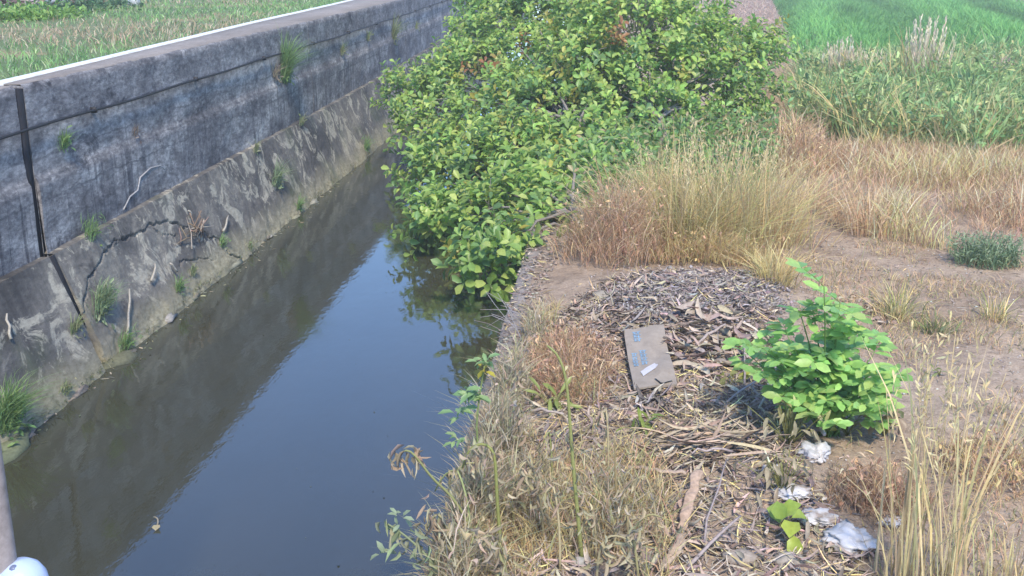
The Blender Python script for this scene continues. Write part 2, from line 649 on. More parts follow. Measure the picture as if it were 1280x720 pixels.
# ================================================================== THE SETTING
# --- right bank ground sheet
xs = np.concatenate([[-.82, -.78], np.arange(-.72, 6.6, .07), 6.6 * 1.09 ** np.arange(1, 46)])
ys = np.concatenate([[-200, -80, -30, -10, -2, 1], np.arange(2.6, 16, .075), 16 * 1.035 ** np.arange(0, 92)])
X, Y = np.meshgrid(xs, ys)
Z = gh(X, Y) + np.where((X > -.7) & (Y < 20), .05 * (fbm(X * 5, Y * 5, 21) - .5), 0)
g = Geo()
nx, ny = len(xs), len(ys)
i = np.arange(ny - 1)[:, None] * nx + np.arange(nx - 1)[None]
i = i.ravel()
g.add(np.column_stack([X.ravel(), Y.ravel(), Z.ravel()]), None, np.column_stack([i, i + 1, i + nx + 1, i + nx]))
kind(g.build('ground', 'soil', smooth=True), 'structure')


def wx(y):
    y = np.asarray(y, float)
    return -5.55 - .0011 * np.maximum(0, y - 16) ** 2 * (1 / (1 + np.maximum(0, y - 16) * .02))


def cap_w(y):
    return np.interp(y, [-50, 9.8, 19.7, 29.7, 60, 400], [.16, .17, .77, 1.1, 1.5, 1.6])


# --- left field, higher than the canal
ys2 = np.concatenate([[-200, -60, -20, 0, 5], np.arange(7, 60, .8), 60 * 1.07 ** np.arange(1, 27)])
us = np.concatenate([np.arange(0, 30, .8), 30 * 1.1 ** np.arange(1, 26)])
edge = wx(ys2) - cap_w(ys2) - .09
X = edge[:, None] - us[None]
Y = np.repeat(ys2[:, None], len(us), 1)
Z = 2.77 + .10 * (fbm(X * .4, Y * .4, 5) - .5) * np.clip(us / 3, 0, 1)[None]
g = Geo()
nx, ny = len(us), len(ys2)
i = (np.arange(ny - 1)[:, None] * nx + np.arange(nx - 1)[None]).ravel()
g.add(np.column_stack([X.ravel(), Y.ravel(), Z.ravel()]), None, np.column_stack([i, i + nx, i + nx + 1, i + 1]))
kind(g.build('field', 'turf', smooth=True), 'structure')

# --- water sheet and canal bed
g = Geo()
yy = np.concatenate([[-60, -10], np.arange(0, 80, 4.0), [110, 160, 260, 420]])
xl = wx(yy) + .25
V = np.vstack([np.column_stack([xl, yy, yy * 0]), np.column_stack([np.full(len(yy), -.84), yy, yy * 0])])
k = len(yy)
g.add(V, None, [[j, j + k, j + k + 1, j + 1] for j in range(k - 1)])
kind(g.build('water', 'water'), 'structure')
g = Geo()
V2 = V.copy(); V2[:, 2] = -.7; V2[:k, 0] -= .2
g.add(V2, None, [[j, j + k, j + k + 1, j + 1] for j in range(k - 1)])
kind(g.build('canal_bed', 'paddy_mud'), 'structure')


# --- retaining wall: cast panels with open joints
def sweep(prof_fn, ys, mat, name, parent):
    rows = [prof_fn(y) for y in ys]
    P = np.array(rows)
    n, m = P.shape[:2]
    g = Geo()
    q = []
    for a in range(n - 1):
        for b_ in range(m - 1):
            q.append([a * m + b_, a * m + b_ + 1, (a + 1) * m + b_ + 1, (a + 1) * m + b_])
    g.add(P, None, q)
    for a, rev in ((0, 1), (n - 1, 0)):                     # end caps as fans
        ring = P[a]
        c = ring.mean(0)
        t = [[m, j, j + 1] if rev == 0 else [m, j + 1, j] for j in range(m - 1)]
        g.add(np.vstack([ring, c]), t)
    return g.build(name, mat, parent)


WZ = np.concatenate([[.9], np.linspace(1.14, 1.80, 12), [1.86, 1.90], np.linspace(1.96, 2.70, 14), [2.775]])


def wall_prof(y):
    base = float(wx(y))
    r = []
    for z in WZ:
        x = base + (.035 if z <= 1.86 else .012 if z < 1.93 else 0)
        x += .022 * (float(fbm(y * 1.3, z * 2.2, 31)) - .5) + .012 * (float(vnoise(y * 7, z * 7, 33)) - .5)
        if z < 2.0 and z > 1.86: x -= .05 * max(0, float(fbm(y * 2.1, 3, 35)) - .55)
        r.append((x, y, z))
    e = 2.80 + .012 * (float(vnoise(y * 3, 1, 36)) - .5) - .03 * max(0, float(vnoise(y * 5, 2, 37)) - .72)
    r.append((base - .025, y, e))
    cw = float(cap_w(y))
    r.append((base - cw * .5, y, 2.803)); r.append((base - cw, y, 2.80)); r.append((base - cw, y, .9)); r.append((base, y, .9))
    return r


joints = [-22, -11, -1, 10.1, 20.3, 30.6, 41, 52, 75, 120, 200, 380]
wall = thing('retaining_wall', 'long weathered grey concrete retaining wall with streaks along the left of the canal', 'wall', (0, 0, 0))
for a, b_ in zip(joints[:-1], joints[1:]):
    ga, gb = (.075 if a == 10.1 else .012), (.075 if b_ == 10.1 else .012)
    n = int(max(6, min(110, (b_ - a) / (.09 if 0 < b_ < 50 and a >= -2 else 1.0))))
    sweep(wall_prof, np.linspace(a + ga, b_ - gb, n), 'wall', 'wall_panel', wall)
for a, b_ in zip(joints[:-1], joints[1:]):
    def cp(y):
        x = float(wx(y)); cw = float(cap_w(y)); nn = .02 * (float(vnoise(y * 4, 9, 38)) - .5)
        return [(x - .02 + nn, y, 2.79), (x - .03 + nn, y, 2.808), (x - cw * .5, y, 2.812), (x - cw, y, 2.81), (x - cw, y, 2.79)]
    ga, gb = (.075 if a == 10.1 else .012), (.075 if b_ == 10.1 else .012)
    sweep(cp, np.linspace(a + ga, b_ - gb, 60 if b_ < 60 else 10), 'coping', 'coping', wall)
for y in joints[1:-1]:
    g = Geo()
    w = .075 if y == 10.1 else .012
    x = float(wx(y))
    box(g, x - .14, x - .006, y - w + .002, y + w - .002, .95, 2.77)
    g.build('joint_filler', 'filler', wall)

# --- painted white line behind the coping
g = Geo()
yl = np.concatenate([[-60, 0, 6], np.arange(8, 70, 1.5), [100, 200, 380]])
e = wx(yl) - cap_w(yl)
wob_ = .012 * np.sin(yl * 1.7)
V = []
for xx, zz in ((-.004, 2.70), (-.004, 2.825), (-.086, 2.83), (-.086, 2.70)):
    V.append(np.column_stack([e + xx + wob_ * (1 if xx > -.05 else .5), yl, np.full(len(yl), zz)]))
k = len(yl)
q = [[s * k + j, s * k + j + 1, (s + 1) * k + j + 1, (s + 1) * k + j] for s in range(3) for j in range(k - 1)]
g.add(np.vstack(V), None, q)
kind(g.build('kerb', 'white_paint'), 'structure')

# --- sloped revetment slabs with cracks
SA, SB = np.array([.125, 1.17]), np.array([.60, -.12])           # (offset from wall face, z) top and foot
SN = np.array([SA[1] - SB[1], 0, SB[0] - SA[0]]); SN /= np.linalg.norm(SN)
SP = np.array([-5.55 + SA[0], 10, SA[1]])


def slope_ys(px, py):
    p = on_plane(px, py, SP, SN)
    s = (SA[1] - p[2]) / (SA[1] - SB[1])
    return p[1], s


CR1 = [slope_ys(*p) for p in ((106, 375), (112, 345), (128, 322), (140, 308), (158, 296), (178, 288), (190, 280), (208, 275), (224, 279), (246, 290), (272, 300), (286, 318), (300, 326))]
CR2 = [slope_ys(*p) for p in ((226, 330), (232, 324), (248, 322), (266, 324))]
CR3 = [slope_ys(*p) for p in ((108, 372), (104, 400), (122, 436), (140, 452))]
CR4 = [slope_ys(*p) for p in ((190, 283), (204, 292), (222, 294))]


def seg_dist(py_, ps, poly):
    d = np.full(py_.shape, 9.0)
    for (y0, s0), (y1, s1) in zip(poly[:-1], poly[1:]):
        vy, vs_ = y1 - y0, (s1 - s0) * 1.4
        t = np.clip(((py_ - y0) * vy + (ps - s0) * 1.4 * vs_) / (vy * vy + vs_ * vs_ + 1e-9), 0, 1)
        d = np.minimum(d, np.hypot(py_ - y0 - t * vy, (ps - s0) * 1.4 - t * vs_))
    return d


def slab(y0, y1, ny_, ns):
    ys_ = np.linspace(y0, y1, ny_)
    ss = np.linspace(0, 1, ns)
    Yg, Sg = np.meshgrid(ys_, ss, indexing='ij')
    off = SA[0] + (SB[0] - SA[0]) * Sg
    z = SA[1] + (SB[1] - SA[1]) * Sg
    d = .05 * (fbm(Yg * 1.1, Sg * 2.2, 41) - .5) + .03 * (fbm(Yg * 5, Sg * 7, 43, 3) - .5)
    d = d + .10 * np.clip(Sg - .60, 0, 1) * (fbm(Yg * 2.6, Sg * 4, 45, 5) - .25) * 3.4          # broken silted foot
    for c, wdt, dep in ((CR1, .013, .065), (CR2, .011, .05), (CR3, .010, .04), (CR4, .009, .04)):
        dd = seg_dist(Yg + .16 * (fbm(Yg * 7, Sg * 9, 47) - .5), Sg + .09 * (fbm(Yg * 8, Sg * 11, 48) - .5), c)
        wdt = wdt * (.35 + 1.3 * fbm(Yg * 3, Sg * 4, 49))
        d = d - dep * np.clip(1 - dd / wdt, 0, 1) ** .6
    y1c = np.array([c[0] for c in CR1]); s1c = np.array([c[1] for c in CR1])
    o_ = np.argsort(y1c)
    below = (Sg > np.interp(Yg, y1c[o_], s1c[o_])) & (Yg > y1c.min()) & (Yg < y1c.max())
    d = d - np.where(below, .012, 0)
    x = wx(Yg) + off + d * SN[0]
    z = z + d * SN[2]
    g = Geo()
    i = (np.arange(ny_ - 1)[:, None] * ns + np.arange(ns - 1)[None]).ravel()
    V = np.column_stack([x.ravel(), Yg.ravel(), z.ravel()])
    g.add(V, None, np.column_stack([i, i + 1, i + ns + 1, i + ns]))
    # ledge strip to the wall, and slab ends
    k0 = np.arange(ny_) * ns
    L = V[k0].copy(); L[:, 0] = wx(ys_) - .04; L[:, 2] += .006 * np.sin(ys_ * 3)
    V3 = np.vstack([V[k0], L])
    j = np.arange(ny_ - 1)
    g.add(V3, None, np.column_stack([j, j + 1, j + ny_ + 1, j + ny_]))
    for e_ in (0, ny_ - 1):
        r = V[e_ * ns:(e_ + 1) * ns]
        b_ = r - np.array([.25, 0, .12])
        j = np.arange(ns - 1)
        g.add(np.vstack([r, b_]), None, np.column_stack([j, j + 1, j + ns + 1, j + ns]))
    return g


rev = thing('revetment', 'sloping dark concrete revetment below the left wall, cracked and silted at the waterline', 'revetment', (0, 0, 0))
for a, b_ in zip(joints[:-1], joints[1:]):
    big = a == 10.1 or b_ == 10.1
    gap_a = .06 if a == 10.1 else .01
    gap_b = .06 if b_ == 10.1 else .01
    vis = 0 < b_ <= 42
    ny_ = 900 if a == 10.1 else 180 if vis else 20
    slab(a + gap_a, b_ - gap_b, ny_, 110 if a == 10.1 else 26).build('slab', 'slope', rev, smooth=False)
for y in joints[2:7]:
    g = Geo()
    w = .058 if y == 10.1 else .009
    x = float(wx(y))
    xm, zm = x + SA[0] + .55 * (SB[0] - SA[0]), SA[1] + .55 * (SB[1] - SA[1])
    V = [[x + SA[0] - .012, y - w, SA[1] - .01], [x + SA[0] - .012, y + w, SA[1] - .01], [xm - .02, y + w * .4, zm], [xm - .02, y - w * .4, zm]]
    Vb = [[p[0] - .1, p[1], p[2] - .05] for p in V]
    g.add(V + Vb, None, [[0, 1, 2, 3], [4, 7, 6, 5], [0, 4, 5, 1], [2, 6, 7, 3], [0, 3, 7, 4], [1, 5, 6, 2]])
    g.build('joint_filler', 'filler', rev)

# --- low concrete edge of the right bank
edge_w = thing('canal_edge_wall', 'low weathered concrete edge wall along the right side of the water', 'wall', (0, 0, 0))
for a, b_ in zip([-20, 1, 6, 11, 16, 26, 46, 120], [1, 6, 11, 16, 26, 46, 120, 380]):
    def ep(y):
        n1 = .03 * (float(fbm(y * 1.2, 0, 51)) - .5)
        return [(-.80, y, -.7), (-1.0 + n1, y, -.7), (-1.0 + n1, y, 0), (-1.0 + n1, y, .64), (-.975 + n1, y, .70 + n1 * .5), (-.88, y, .715 + n1), (-.80, y, .70), (-.80, y, .3)]
    sweep(ep, np.linspace(a + .008, b_ - .008, 40 if b_ < 30 else 8), 'coping', 'wall_segment', edge_w)

# --- black cable strung along the wall
cab = thing('cable', 'thin black cable strung along the face of the left concrete wall', 'cable', (0, 0, 0))
g = Geo()
yc = np.concatenate([[-5, 0, 5], np.arange(7, 60, .5), np.arange(60, 120, 5)])
pts = np.column_stack([wx(yc) + .045, yc, 2.39 + .007 * np.sin(yc * 1.9) + .006 * np.sin(yc * .73 + 1)])
tube(g, pts, .014, (.02, .02, .02), 6)
g.build('cable_line', 'rubber', cab)
for y in np.arange(8.5, 44, 3.0):
    g = Geo()
    box(g, float(wx(y)) - .01, float(wx(y)) + .062, y - .015, y + .015, 2.36 + .007 * math.sin(y * 1.9), 2.42 + .007 * math.sin(y * 1.9))
    g.build('clip', 'rubber', cab)


# ================================================================== PLANTS
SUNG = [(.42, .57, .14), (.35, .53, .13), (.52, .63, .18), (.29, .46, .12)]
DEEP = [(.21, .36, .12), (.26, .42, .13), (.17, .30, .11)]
STRAW = [(.74, .60, .28), (.66, .52, .25), (.78, .66, .35), (.58, .45, .24)]
RUST = [(.68, .45, .28), (.60, .39, .25), (.74, .54, .36), (.50, .33, .21)]
HUSK = [(.40, .32, .25), (.31, .245, .20), (.48, .40, .33), (.22, .17, .145), (.27, .22, .20)]
GREY = [(.26, .225, .22), (.36, .32, .31), (.17, .145, .14), (.46, .42, .40)]
WEED = [(.28, .44, .17), (.35, .50, .19), (.21, .36, .16), (.46, .56, .24)]


def shared_leaf(name, L, W, col, mat='leaf', **kw):
    g = Geo()
    leaves(g, np.zeros((1, 3)), np.array([[1., 0, 0]]), np.array([[0, 0, 1.]]), L, W, np.array([col]), **kw)
    o = g.build(name, mat)
    me = o.data
    bpy.data.objects.remove(o)
    return me


def leaf_objects(me_list, pos, d, up, scale, name, parent, origin):
    d = nrm(np.asarray(d)); s = nrm(np.cross(np.asarray(up), d)); u = np.cross(d, s)
    for i in range(len(pos)):
        o = bpy.data.objects.new(name, me_list[i % len(me_list)])
        COL.objects.link(o)
        o.parent = parent
        mt = Matrix(((d[i, 0], s[i, 0], u[i, 0]), (d[i, 1], s[i, 1], u[i, 1]), (d[i, 2], s[i, 2], u[i, 2]))).to_4x4()
        o.matrix_basis = Matrix.Translation(Vector(pos[i] - origin)) @ mt @ Matrix.Scale(float(scale[i]), 4)


# ---- the two leafy trees hanging over the canal
def tree(name, label, base, fork, lobes, per, n_parts, leafL, dead=()):
    base = np.asarray(base, float)
    t = thing(name, label, 'tree', base)
    fork = np.asarray(fork, float)
    g = Geo()
    bark = np.array((.27, .24, .21))
    tr = wob(bez(base + (0, 0, -.1), (base + fork) / 2 + (.08, -.05, 0), fork, 7), .012)
    tube(g, tr, np.linspace(.11, .075, 7), bark, 8)
    trunk = g.build('trunk', 'bark', t, base, smooth=True)
    P, D, U, Cc, S = [], [], [], [], []
    gt = Geo()
    cen = np.array([l[0] for l in lobes]); rad = np.array([l[1] for l in lobes])
    for li, (c, r) in enumerate(lobes):
        gl = Geo()
        midp = (fork + c) / 2 + np.array([0, 0, .25 + .1 * rng.random()]) + rng.normal(0, .12, 3)
        st = tr[rng.integers(3, 7)]
        limb = wob(bez(st, midp, c, 9), .03)
        tube(gl, limb, np.linspace(.024, .008, 9), bark * (.8 + .5 * rng.random()), 6)
        gl.build('limb', 'bark', t, base, smooth=True)
        n = int(per * r * r) + 14
        u = nrm(rng.standard_normal((n, 3)))
        u[:, 2] = np.where(u[:, 2] < -.55, -u[:, 2], u[:, 2])
        rr = r * (.62 + .45 * rng.random(n) ** .7) * (1 + .28 * rng.standard_normal(n) * (rng.random(n) < .4))
        p = c + u * rr[:, None] * np.array([1, 1, .88])
        dist = np.linalg.norm((p[:, None] - cen[None]) / rad[None, :, None], axis=2)
        dist[:, li] = 9
        keep = (dist.min(1) > .55) | (rng.random(n) < .22)
        p, u = p[keep], u[keep]
        for q, v in zip(p, u):
            tw = nrm(v * .55 + np.array([0, 0, .45]) + rng.normal(0, .42, 3))
            ln = rng.uniform(.22, .46)
            if rng.random() < .4:
                start = c + (q - c) * rng.uniform(.25, .6)
                tube(gt, wob(bez(start, (start + q) / 2 + rng.normal(0, .05, 3), q + tw * ln * .8, 4), .01), np.linspace(.010, .004, 4), bark * rng.uniform(.7, 1.5), 3)
            m = rng.integers(9, 16)
            s_ = np.linspace(.1, 1.05, m) * ln
            ang = np.arange(m) * 2.4 + rng.random() * 6
            e1 = nrm(np.cross(tw, [0.3, .2, 1.0])); e2 = np.cross(tw, e1)
            side = e1 * np.cos(ang)[:, None] + e2 * np.sin(ang)[:, None]
            dl = nrm(tw * .55 + side * .9 + rng.normal(0, .18, (m, 3)))
            up = nrm(np.array([0, -.25, .8]) + v * .7 + tw * .4 + rng.normal(0, .28, (m, 3)))
            P.append(q + tw * s_[:, None] + side * .012); D.append(dl); U.append(up)
            S.append(leafL * rng.uniform(.75, 1.25, m))
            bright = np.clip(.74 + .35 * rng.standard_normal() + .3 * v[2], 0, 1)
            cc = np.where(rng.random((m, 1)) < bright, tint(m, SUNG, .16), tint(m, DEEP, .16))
            if any(np.linalg.norm(q - dd[0]) < dd[1] for dd in dead):
                cc = tint(m, [(.45, .24, .10), (.40, .18, .09), (.38, .30, .10)], .15)
            elif rng.random() < .03:
                cc = tint(m, [(.50, .46, .10), (.40, .40, .10)], .1)
            Cc.append(cc)
    P = np.vstack(P); D = np.vstack(D); U = np.vstack(U); Cc = np.vstack(Cc); S = np.concatenate(S)
    gt.build('twigs', 'bark', t, base)['kind'] = 'stuff'
    # the leaves nearest the lens are single parts, the rest one crown
    inv = 1 / np.linalg.norm(P - C0, axis=1)
    order = np.argsort(-(inv + .004 * rng.random(len(P))))
    lead, rest = order[:n_parts], order[n_parts:]
    g = Geo()
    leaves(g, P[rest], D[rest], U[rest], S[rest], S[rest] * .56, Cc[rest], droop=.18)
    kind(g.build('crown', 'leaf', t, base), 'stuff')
    if n_parts:
        pal = [shared_leaf('leaf', 1.0, .56, c, droop=.18) for c in SUNG + DEEP[:2] + [(.15, .27, .05), (.19, .31, .06)]]
        idx = np.argsort(rng.random(len(lead)))
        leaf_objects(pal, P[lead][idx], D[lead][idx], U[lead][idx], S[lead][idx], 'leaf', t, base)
    print(name, 'leaves', len(P))
    return t


def lobe(px, py, Yd, rpx):
    c = at_y(px, py, Yd)
    return (c, rpx * float((c - C0) @ cF) / F_PX)


front = [lobe(*a) for a in (
    (575, 215, 18.8, 50), (540, 228, 18.0, 34), (620, 235, 17.4, 56), (560, 278, 15.2, 36), (615, 288, 14.6, 46), (650, 262, 15.4, 44),
    (606, 338, 12.3, 24), (635, 322, 12.8, 26), (543, 292, 14.7, 24), (680, 235, 16.4, 38), (720, 215, 17.0, 34),
    (680, 288, 14.0, 26), (705, 262, 14.6, 30), (725, 240, 15.0, 28), (690, 262, 14.6, 26), (760, 222, 16.6, 36), (700, 292, 13.8, 22), (640, 195, 18.0, 44), (675, 205, 17.4, 40), (730, 190, 17.6, 36))]
b1 = G(722, 298)
tree('shrub_tree', 'broad leafy tree leaning from the right bank low over the canal water', b1, at_y(718, 258, float(b1[1]) + .5), front, 150, 290, .14)
mid = [lobe(*a) for a in (
    (548, 142, 21.5, 54), (505, 130, 21.5, 28), (600, 110, 22.0, 58), (690, 180, 20.0, 58), (655, 165, 20.8, 50), (520, 170, 20.6, 26), (620, 60, 23.6, 44),
    (585, 62, 23.8, 26), (660, 55, 23.4, 60), (640, 90, 22.4, 50), (700, 110, 21.6, 60), (690, 20, 24.5, 66), (640, -15, 25.0, 62), (735, 140, 20.4, 50), (600, 20, 25.0, 26), (640, 140, 19.6, 46), (600, 165, 19.6, 44), (690, 145, 19.4, 48), (565, 100, 22.0, 34), (730, 60, 22.5, 56), (670, 120, 20.6, 46), (740, 110, 20.4, 46))]
b3 = G(742, 212)
tree('shrub_tree', 'leafy tree behind the leaning one, reaching left toward the concrete wall', b3, at_y(715, 150, float(b3[1]) + .4), mid, 105, 0, .125,
     dead=((at_y(612, 88, 21.4), .26), (at_y(652, 74, 21.8), .22)))
back = [lobe(a[0], a[1], a[2] + 4.2, a[3]) for a in (
    (735, 100, 15.6, 72), (790, 60, 16.0, 80), (770, 140, 15.2, 64), (845, 110, 16.0, 70), (900, 90, 17.0, 58),
    (935, 85, 17.6, 34), (840, 45, 17.4, 56), (760, 0, 18.5, 80), (800, -20, 18.5, 56), (905, 140, 16.6, 44), (850, 165, 15.6, 40),
    (930, 110, 17.2, 34), (800, 190, 15.2, 40), (745, 175, 14.8, 50), (880, 190, 15.8, 34), (945, 165, 16.8, 24), (820, 205, 14.8, 34), (895, 205, 15.8, 24),
    (720, -50, 19.0, 70), (800, -50, 18.5, 60), (955, 62, 18.2, 22), (845, 8, 18.4, 32))]
b2 = G(838, 203)
tree('shrub_tree', 'tall dense leafy tree at the right of the tree group, beside the pinkish path', b2, at_y(815, 140, float(b2[1]) + .6), back, 115, 0, .125,
     dead=((at_y(770, 55, 19.2), .22),))


# ---- grass clumps
def clump(name, label, cat, base, spread, n, h, cols, w=.009, lean=.45, heads=0, mat='dry', group=None, hs=1.0, headcol=(.72, .59, .34), wts=None, az=None, hvar=.36):
    base = np.asarray(base, float)
    t = thing(name, label, cat, base, group)
    g = Geo()
    pos = np.column_stack([base[0] + rng.normal(0, spread, n), base[1] + rng.normal(0, spread, n), np.full(n, base[2] - .02)])
    if base[0] > -1 and base[2] < 1.3:
        pos[:, 2] = gh(pos[:, 0], pos[:, 1]) - .02
    hh = h * np.clip(1 + hvar * rng.standard_normal(n), .25, 1.6)
    out = np.arctan2(pos[:, 1] - base[1], pos[:, 0] - base[0]) + rng.normal(0, .8, n) if az is None else az + rng.normal(0, .9, n)
    blades(g, pos, hh, w * rng.uniform(.6, 1.4, n), np.abs(rng.normal(lean, lean * .6, n)), tint(n, cols, .16, wts), out)
    g.build('blades', mat, t, base)
    if heads:
        g = Geo()
        for i in range(heads):
            p0 = base + np.array([rng.normal(0, spread * .8), rng.normal(0, spread * .8), 0])
            H = h * rng.uniform(1.05, 1.5)
            d = np.array([rng.normal(0, .14 if hs == 1 else .07), rng.normal(0, .14 if hs == 1 else .07), 1]) * H
            pts = bez(p0, p0 + d * .6, p0 + d + np.array([rng.normal(0, .08), rng.normal(0, .08), -.04]), 5)
            tube(g, pts, np.linspace(.0035, .002, 5) * hs, headcol, 3)
            m = 16
            q = p0 + d * np.linspace(.72 if hs == 1 else .58, 1.02, m)[:, None]
            leaves(g, q, nrm(rng.standard_normal((m, 3)) * (.5 if hs == 1 else .16) + [0, 0, 1]), rng.standard_normal((m, 3)), .055 * hs, .012 * hs * hs ** .4, tint(m, [headcol], .15))
        g.build('seed_stalks', 'dry', t, base)
    return t


def fuzz(g, pos, h, cols, n_br=5, w=.004):
    """twiggy dried weeds: fine branching stems"""
    n = len(pos)
    hh = h * rng.uniform(.5, 1.25, n)
    az = rng.random(n) * 6.28
    for k in range(n_br):
        t0 = rng.uniform(0, .6, n)
        p = pos + np.column_stack([np.cos(az) * .12 * hh * t0, np.sin(az) * .12 * hh * t0, hh * t0])
        blades(g, p, hh * (1 - t0) * rng.uniform(.5, 1, n), w * rng.uniform(.7, 1.5, n), rng.uniform(.2, 1.1, n), tint(n, cols, .2))


def dead_weed(name, label, base, rx, ry, n, h, cols, leafn=0, group=None, w=.005):
    base = np.asarray(base, float)
    t = thing(name, label, 'weed', base, group)
    g = Geo()
    pos = blob(base, rx, ry, n)
    rr = np.hypot((pos[:, 0] - base[0]) / rx, (pos[:, 1] - base[1]) / ry)
    pos[:, :2] += rng.normal(0, .12 * min(rx, ry), (n, 2))
    fuzz(g, pos, h * (1.1 - .75 * rr ** 2) * (.6 + .8 * fbm(pos[:, 0] * 3, pos[:, 1] * 3, 17)), cols, 6, w)
    g.build('stems', 'dry', t, base)
    if leafn:
        g = Geo()
        p = blob(base, rx, ry, leafn)
        p[:, 2] += rng.uniform(.05, .9, leafn) * h
        strips(g, p, rng.uniform(.03, .07, leafn), rng.uniform(.01, .025, leafn), tint(leafn, cols, .2), tilt=.8, curl=1.0)
        g.build('dry_leaves', 'dry', t, base)
    return t


# straw-coloured stand in front of the tree
for i, (px, py, sp, n, h, cols, lab) in enumerate((
        (905, 305, .38, 900, .98, STRAW + [(.56, .46, .24)], 'tallest straw-yellow grass clump standing in front of the tree crown'),
        (850, 312, .30, 700, .86, STRAW + [(.54, .50, .20), (.44, .44, .18)], 'yellowish straw grass clump with green tinge, between brown bush and tall straw'),
        (958, 300, .26, 520, .72, STRAW + RUST[:2], 'tan straw grass clump at the right end of the straw stand before the tree'),
        (968, 352, .10, 260, .36, STRAW[:3], 'small upright golden straw tuft just above the broad-leaved green weed'),
        (1118, 396, .09, 150, .32, STRAW[:3] + [(.30, .32, .12)], 'thin straw tuft with greenish base on bare soil right of the green weed'),
        (1243, 400, .06, 90, .24, STRAW[:3] + [(.28, .30, .12)], 'little straw tuft on bare soil at the right edge of the picture'),
        (1166, 415, .08, 150, .16, [(.22, .27, .11), (.34, .33, .17)], 'short grey-green grass tuft on bare soil beside the thin straw tuft'),
        (1030, 262, .22, 300, .42, RUST + STRAW[:2], 'brown grass clump bent over at the corner of the dry meadow'))):
    clump('straw_clump', lab, 'grass', G(px, py), sp, n, h, cols, heads=(26 if i < 3 else 0), w=.009, lean=.7, group='straw grass clumps on the bank')

dead_weed('dry_bush', 'rust-brown dried bush at the foot of the leaning tree', G(768, 322), .62, .7, 620, .95, RUST + [(.60, .48, .33)], 400)
dead_weed('dry_bush', 'tan dried bush behind the straw, next to the rust-brown one', G(835, 290), .6, .7, 420, .95, RUST[2:3] + STRAW, 200)
dead_weed('dry_bush', 'low tan tangle of dry stems in front of the straw stand', G(900, 330), .8, .22, 420, .42, STRAW + RUST[:2], 200)
# green undergrowth beneath the two trees
g = Geo()
m = 5200
pos = scatter([G(*p)[:2] for p in ((705, 300), (745, 285), (800, 275), (900, 262), (965, 240), (975, 195), (900, 175), (800, 190), (735, 225))], m)
pos[:, 2] += rng.uniform(.03, .75, m) * (.3 + 1.2 * fbm(pos[:, 0] * 1.2, pos[:, 1] * 1.2, 88))
leaves(g, pos, rng.standard_normal((m, 3)) + [0, 0, .3], rng.standard_normal((m, 3)) * .5 + [0, -.3, 1], rng.uniform(.07, .15, m), rng.uniform(.03, .07, m), tint(m, DEEP + SUNG[3:] + [(.45, .40, .2)], .18))
pos = scatter([G(*p)[:2] for p in ((720, 305), (800, 290), (960, 262), (975, 195), (900, 175), (800, 200))], 2600)
blades(g, pos, rng.uniform(.2, .7, 2600), .011, rng.uniform(.2, 1.0, 2600), tint(2600, WEED[:1] + STRAW, .16))
kind(g.build('undergrowth', 'leaf'), 'stuff', 'low green undergrowth beneath the trees behind the straw grass')
dead_weed('dry_bush', 'fuzzy pinkish brown dead weed mat beside the flattened sack at the canal edge', G(712, 470), .36, .75, 620, .34, RUST + [(.48, .32, .22)], 350)
dead_weed('dry_bush', 'pink-brown dry weed patch right of the white litter in the foreground', G(1095, 628), .30, .30, 360, .26, RUST + [(.48, .32, .22)], 150)
dead_weed('dry_bush', 'tall dry brown weed strip between the tree and the green weeds', G(985, 205), .55, 1.7, 620, .85, RUST + STRAW[:1], 300, w=.010)
dead_weed('dry_bush', 'low dry brown weeds at the right edge of the foreground soil', G(1240, 590), .35, .45, 260, .20, RUST + STRAW[:2], 120)

# small green bush on the right
bs = G(1232, 328)
t = thing('small_bush', 'low dark green feathery bush on the soil at the right edge', 'bush', bs)
g = Geo()
pos = blob(bs, .34, .28, 420)
blades(g, pos, rng.uniform(.12, .42, 420), .012, rng.uniform(.2, 1.2, 420), tint(420, [(.22, .32, .17), (.30, .38, .22), (.18, .26, .14)], .15))
g.build('blades', 'grass', t, bs)
g = Geo()
p = blob(bs, .42, .30, 900); p[:, 2] += rng.uniform(0, .3, 900)
leaves(g, p, rng.standard_normal((900, 3)) + [0, 0, .4], rng.standard_normal((900, 3)) + [0, 0, 1], .055, .014, tint(900, [(.22, .31, .17), (.32, .39, .23)], .15))
kind(g.build('foliage', 'grass', t, bs), 'stuff')

# ---- dry meadow, green weeds, paddy
poly = [G(*p)[:2] for p in ((985, 235), (1010, 200), (1110, 188), (1200, 190), (1330, 196), (1330, 318), (1190, 318), (1130, 305), (1060, 296), (1020, 270))]
g = Geo()
n = 15000
pos = scatter(poly, n)
dens = fbm(pos[:, 0] * .7, pos[:, 1] * .7, 61)
pos = pos[dens > .40]; n = len(pos)
cf = fbm(pos[:, 0] * .5, pos[:, 1] * .5, 62)
cc = np.where((cf > .52)[:, None], tint(n, RUST + [(.46, .32, .2)], .16), tint(n, STRAW[:2] + RUST[2:3] + [(.42, .30, .18)], .16))
blades(g, pos, rng.uniform(.15, .60, n) * (.5 + fbm(pos[:, 0] * .9, pos[:, 1] * .9, 63)), rng.uniform(.006, .015, n), rng.uniform(.15, .9, n), np.clip(cc * 1.25, 0, .8))
pos = scatter(poly, 1500)
fuzz(g, pos, .45, RUST + [(.46, .32, .2)], 4, .007)
kind(g.build('dry_meadow', 'dry'), 'stuff', 'tan and rust-brown dry grass meadow on the right of the bank')
poly = [G(*p)[:2] for p in ((880, 2), (962, 2), (985, 45), (1000, 100), (1005, 190), (950, 215), (930, 150), (940, 80))]
g = Geo()
n = 9000
pos = scatter(poly, n)
dd = np.hypot(pos[:, 0], pos[:, 1])
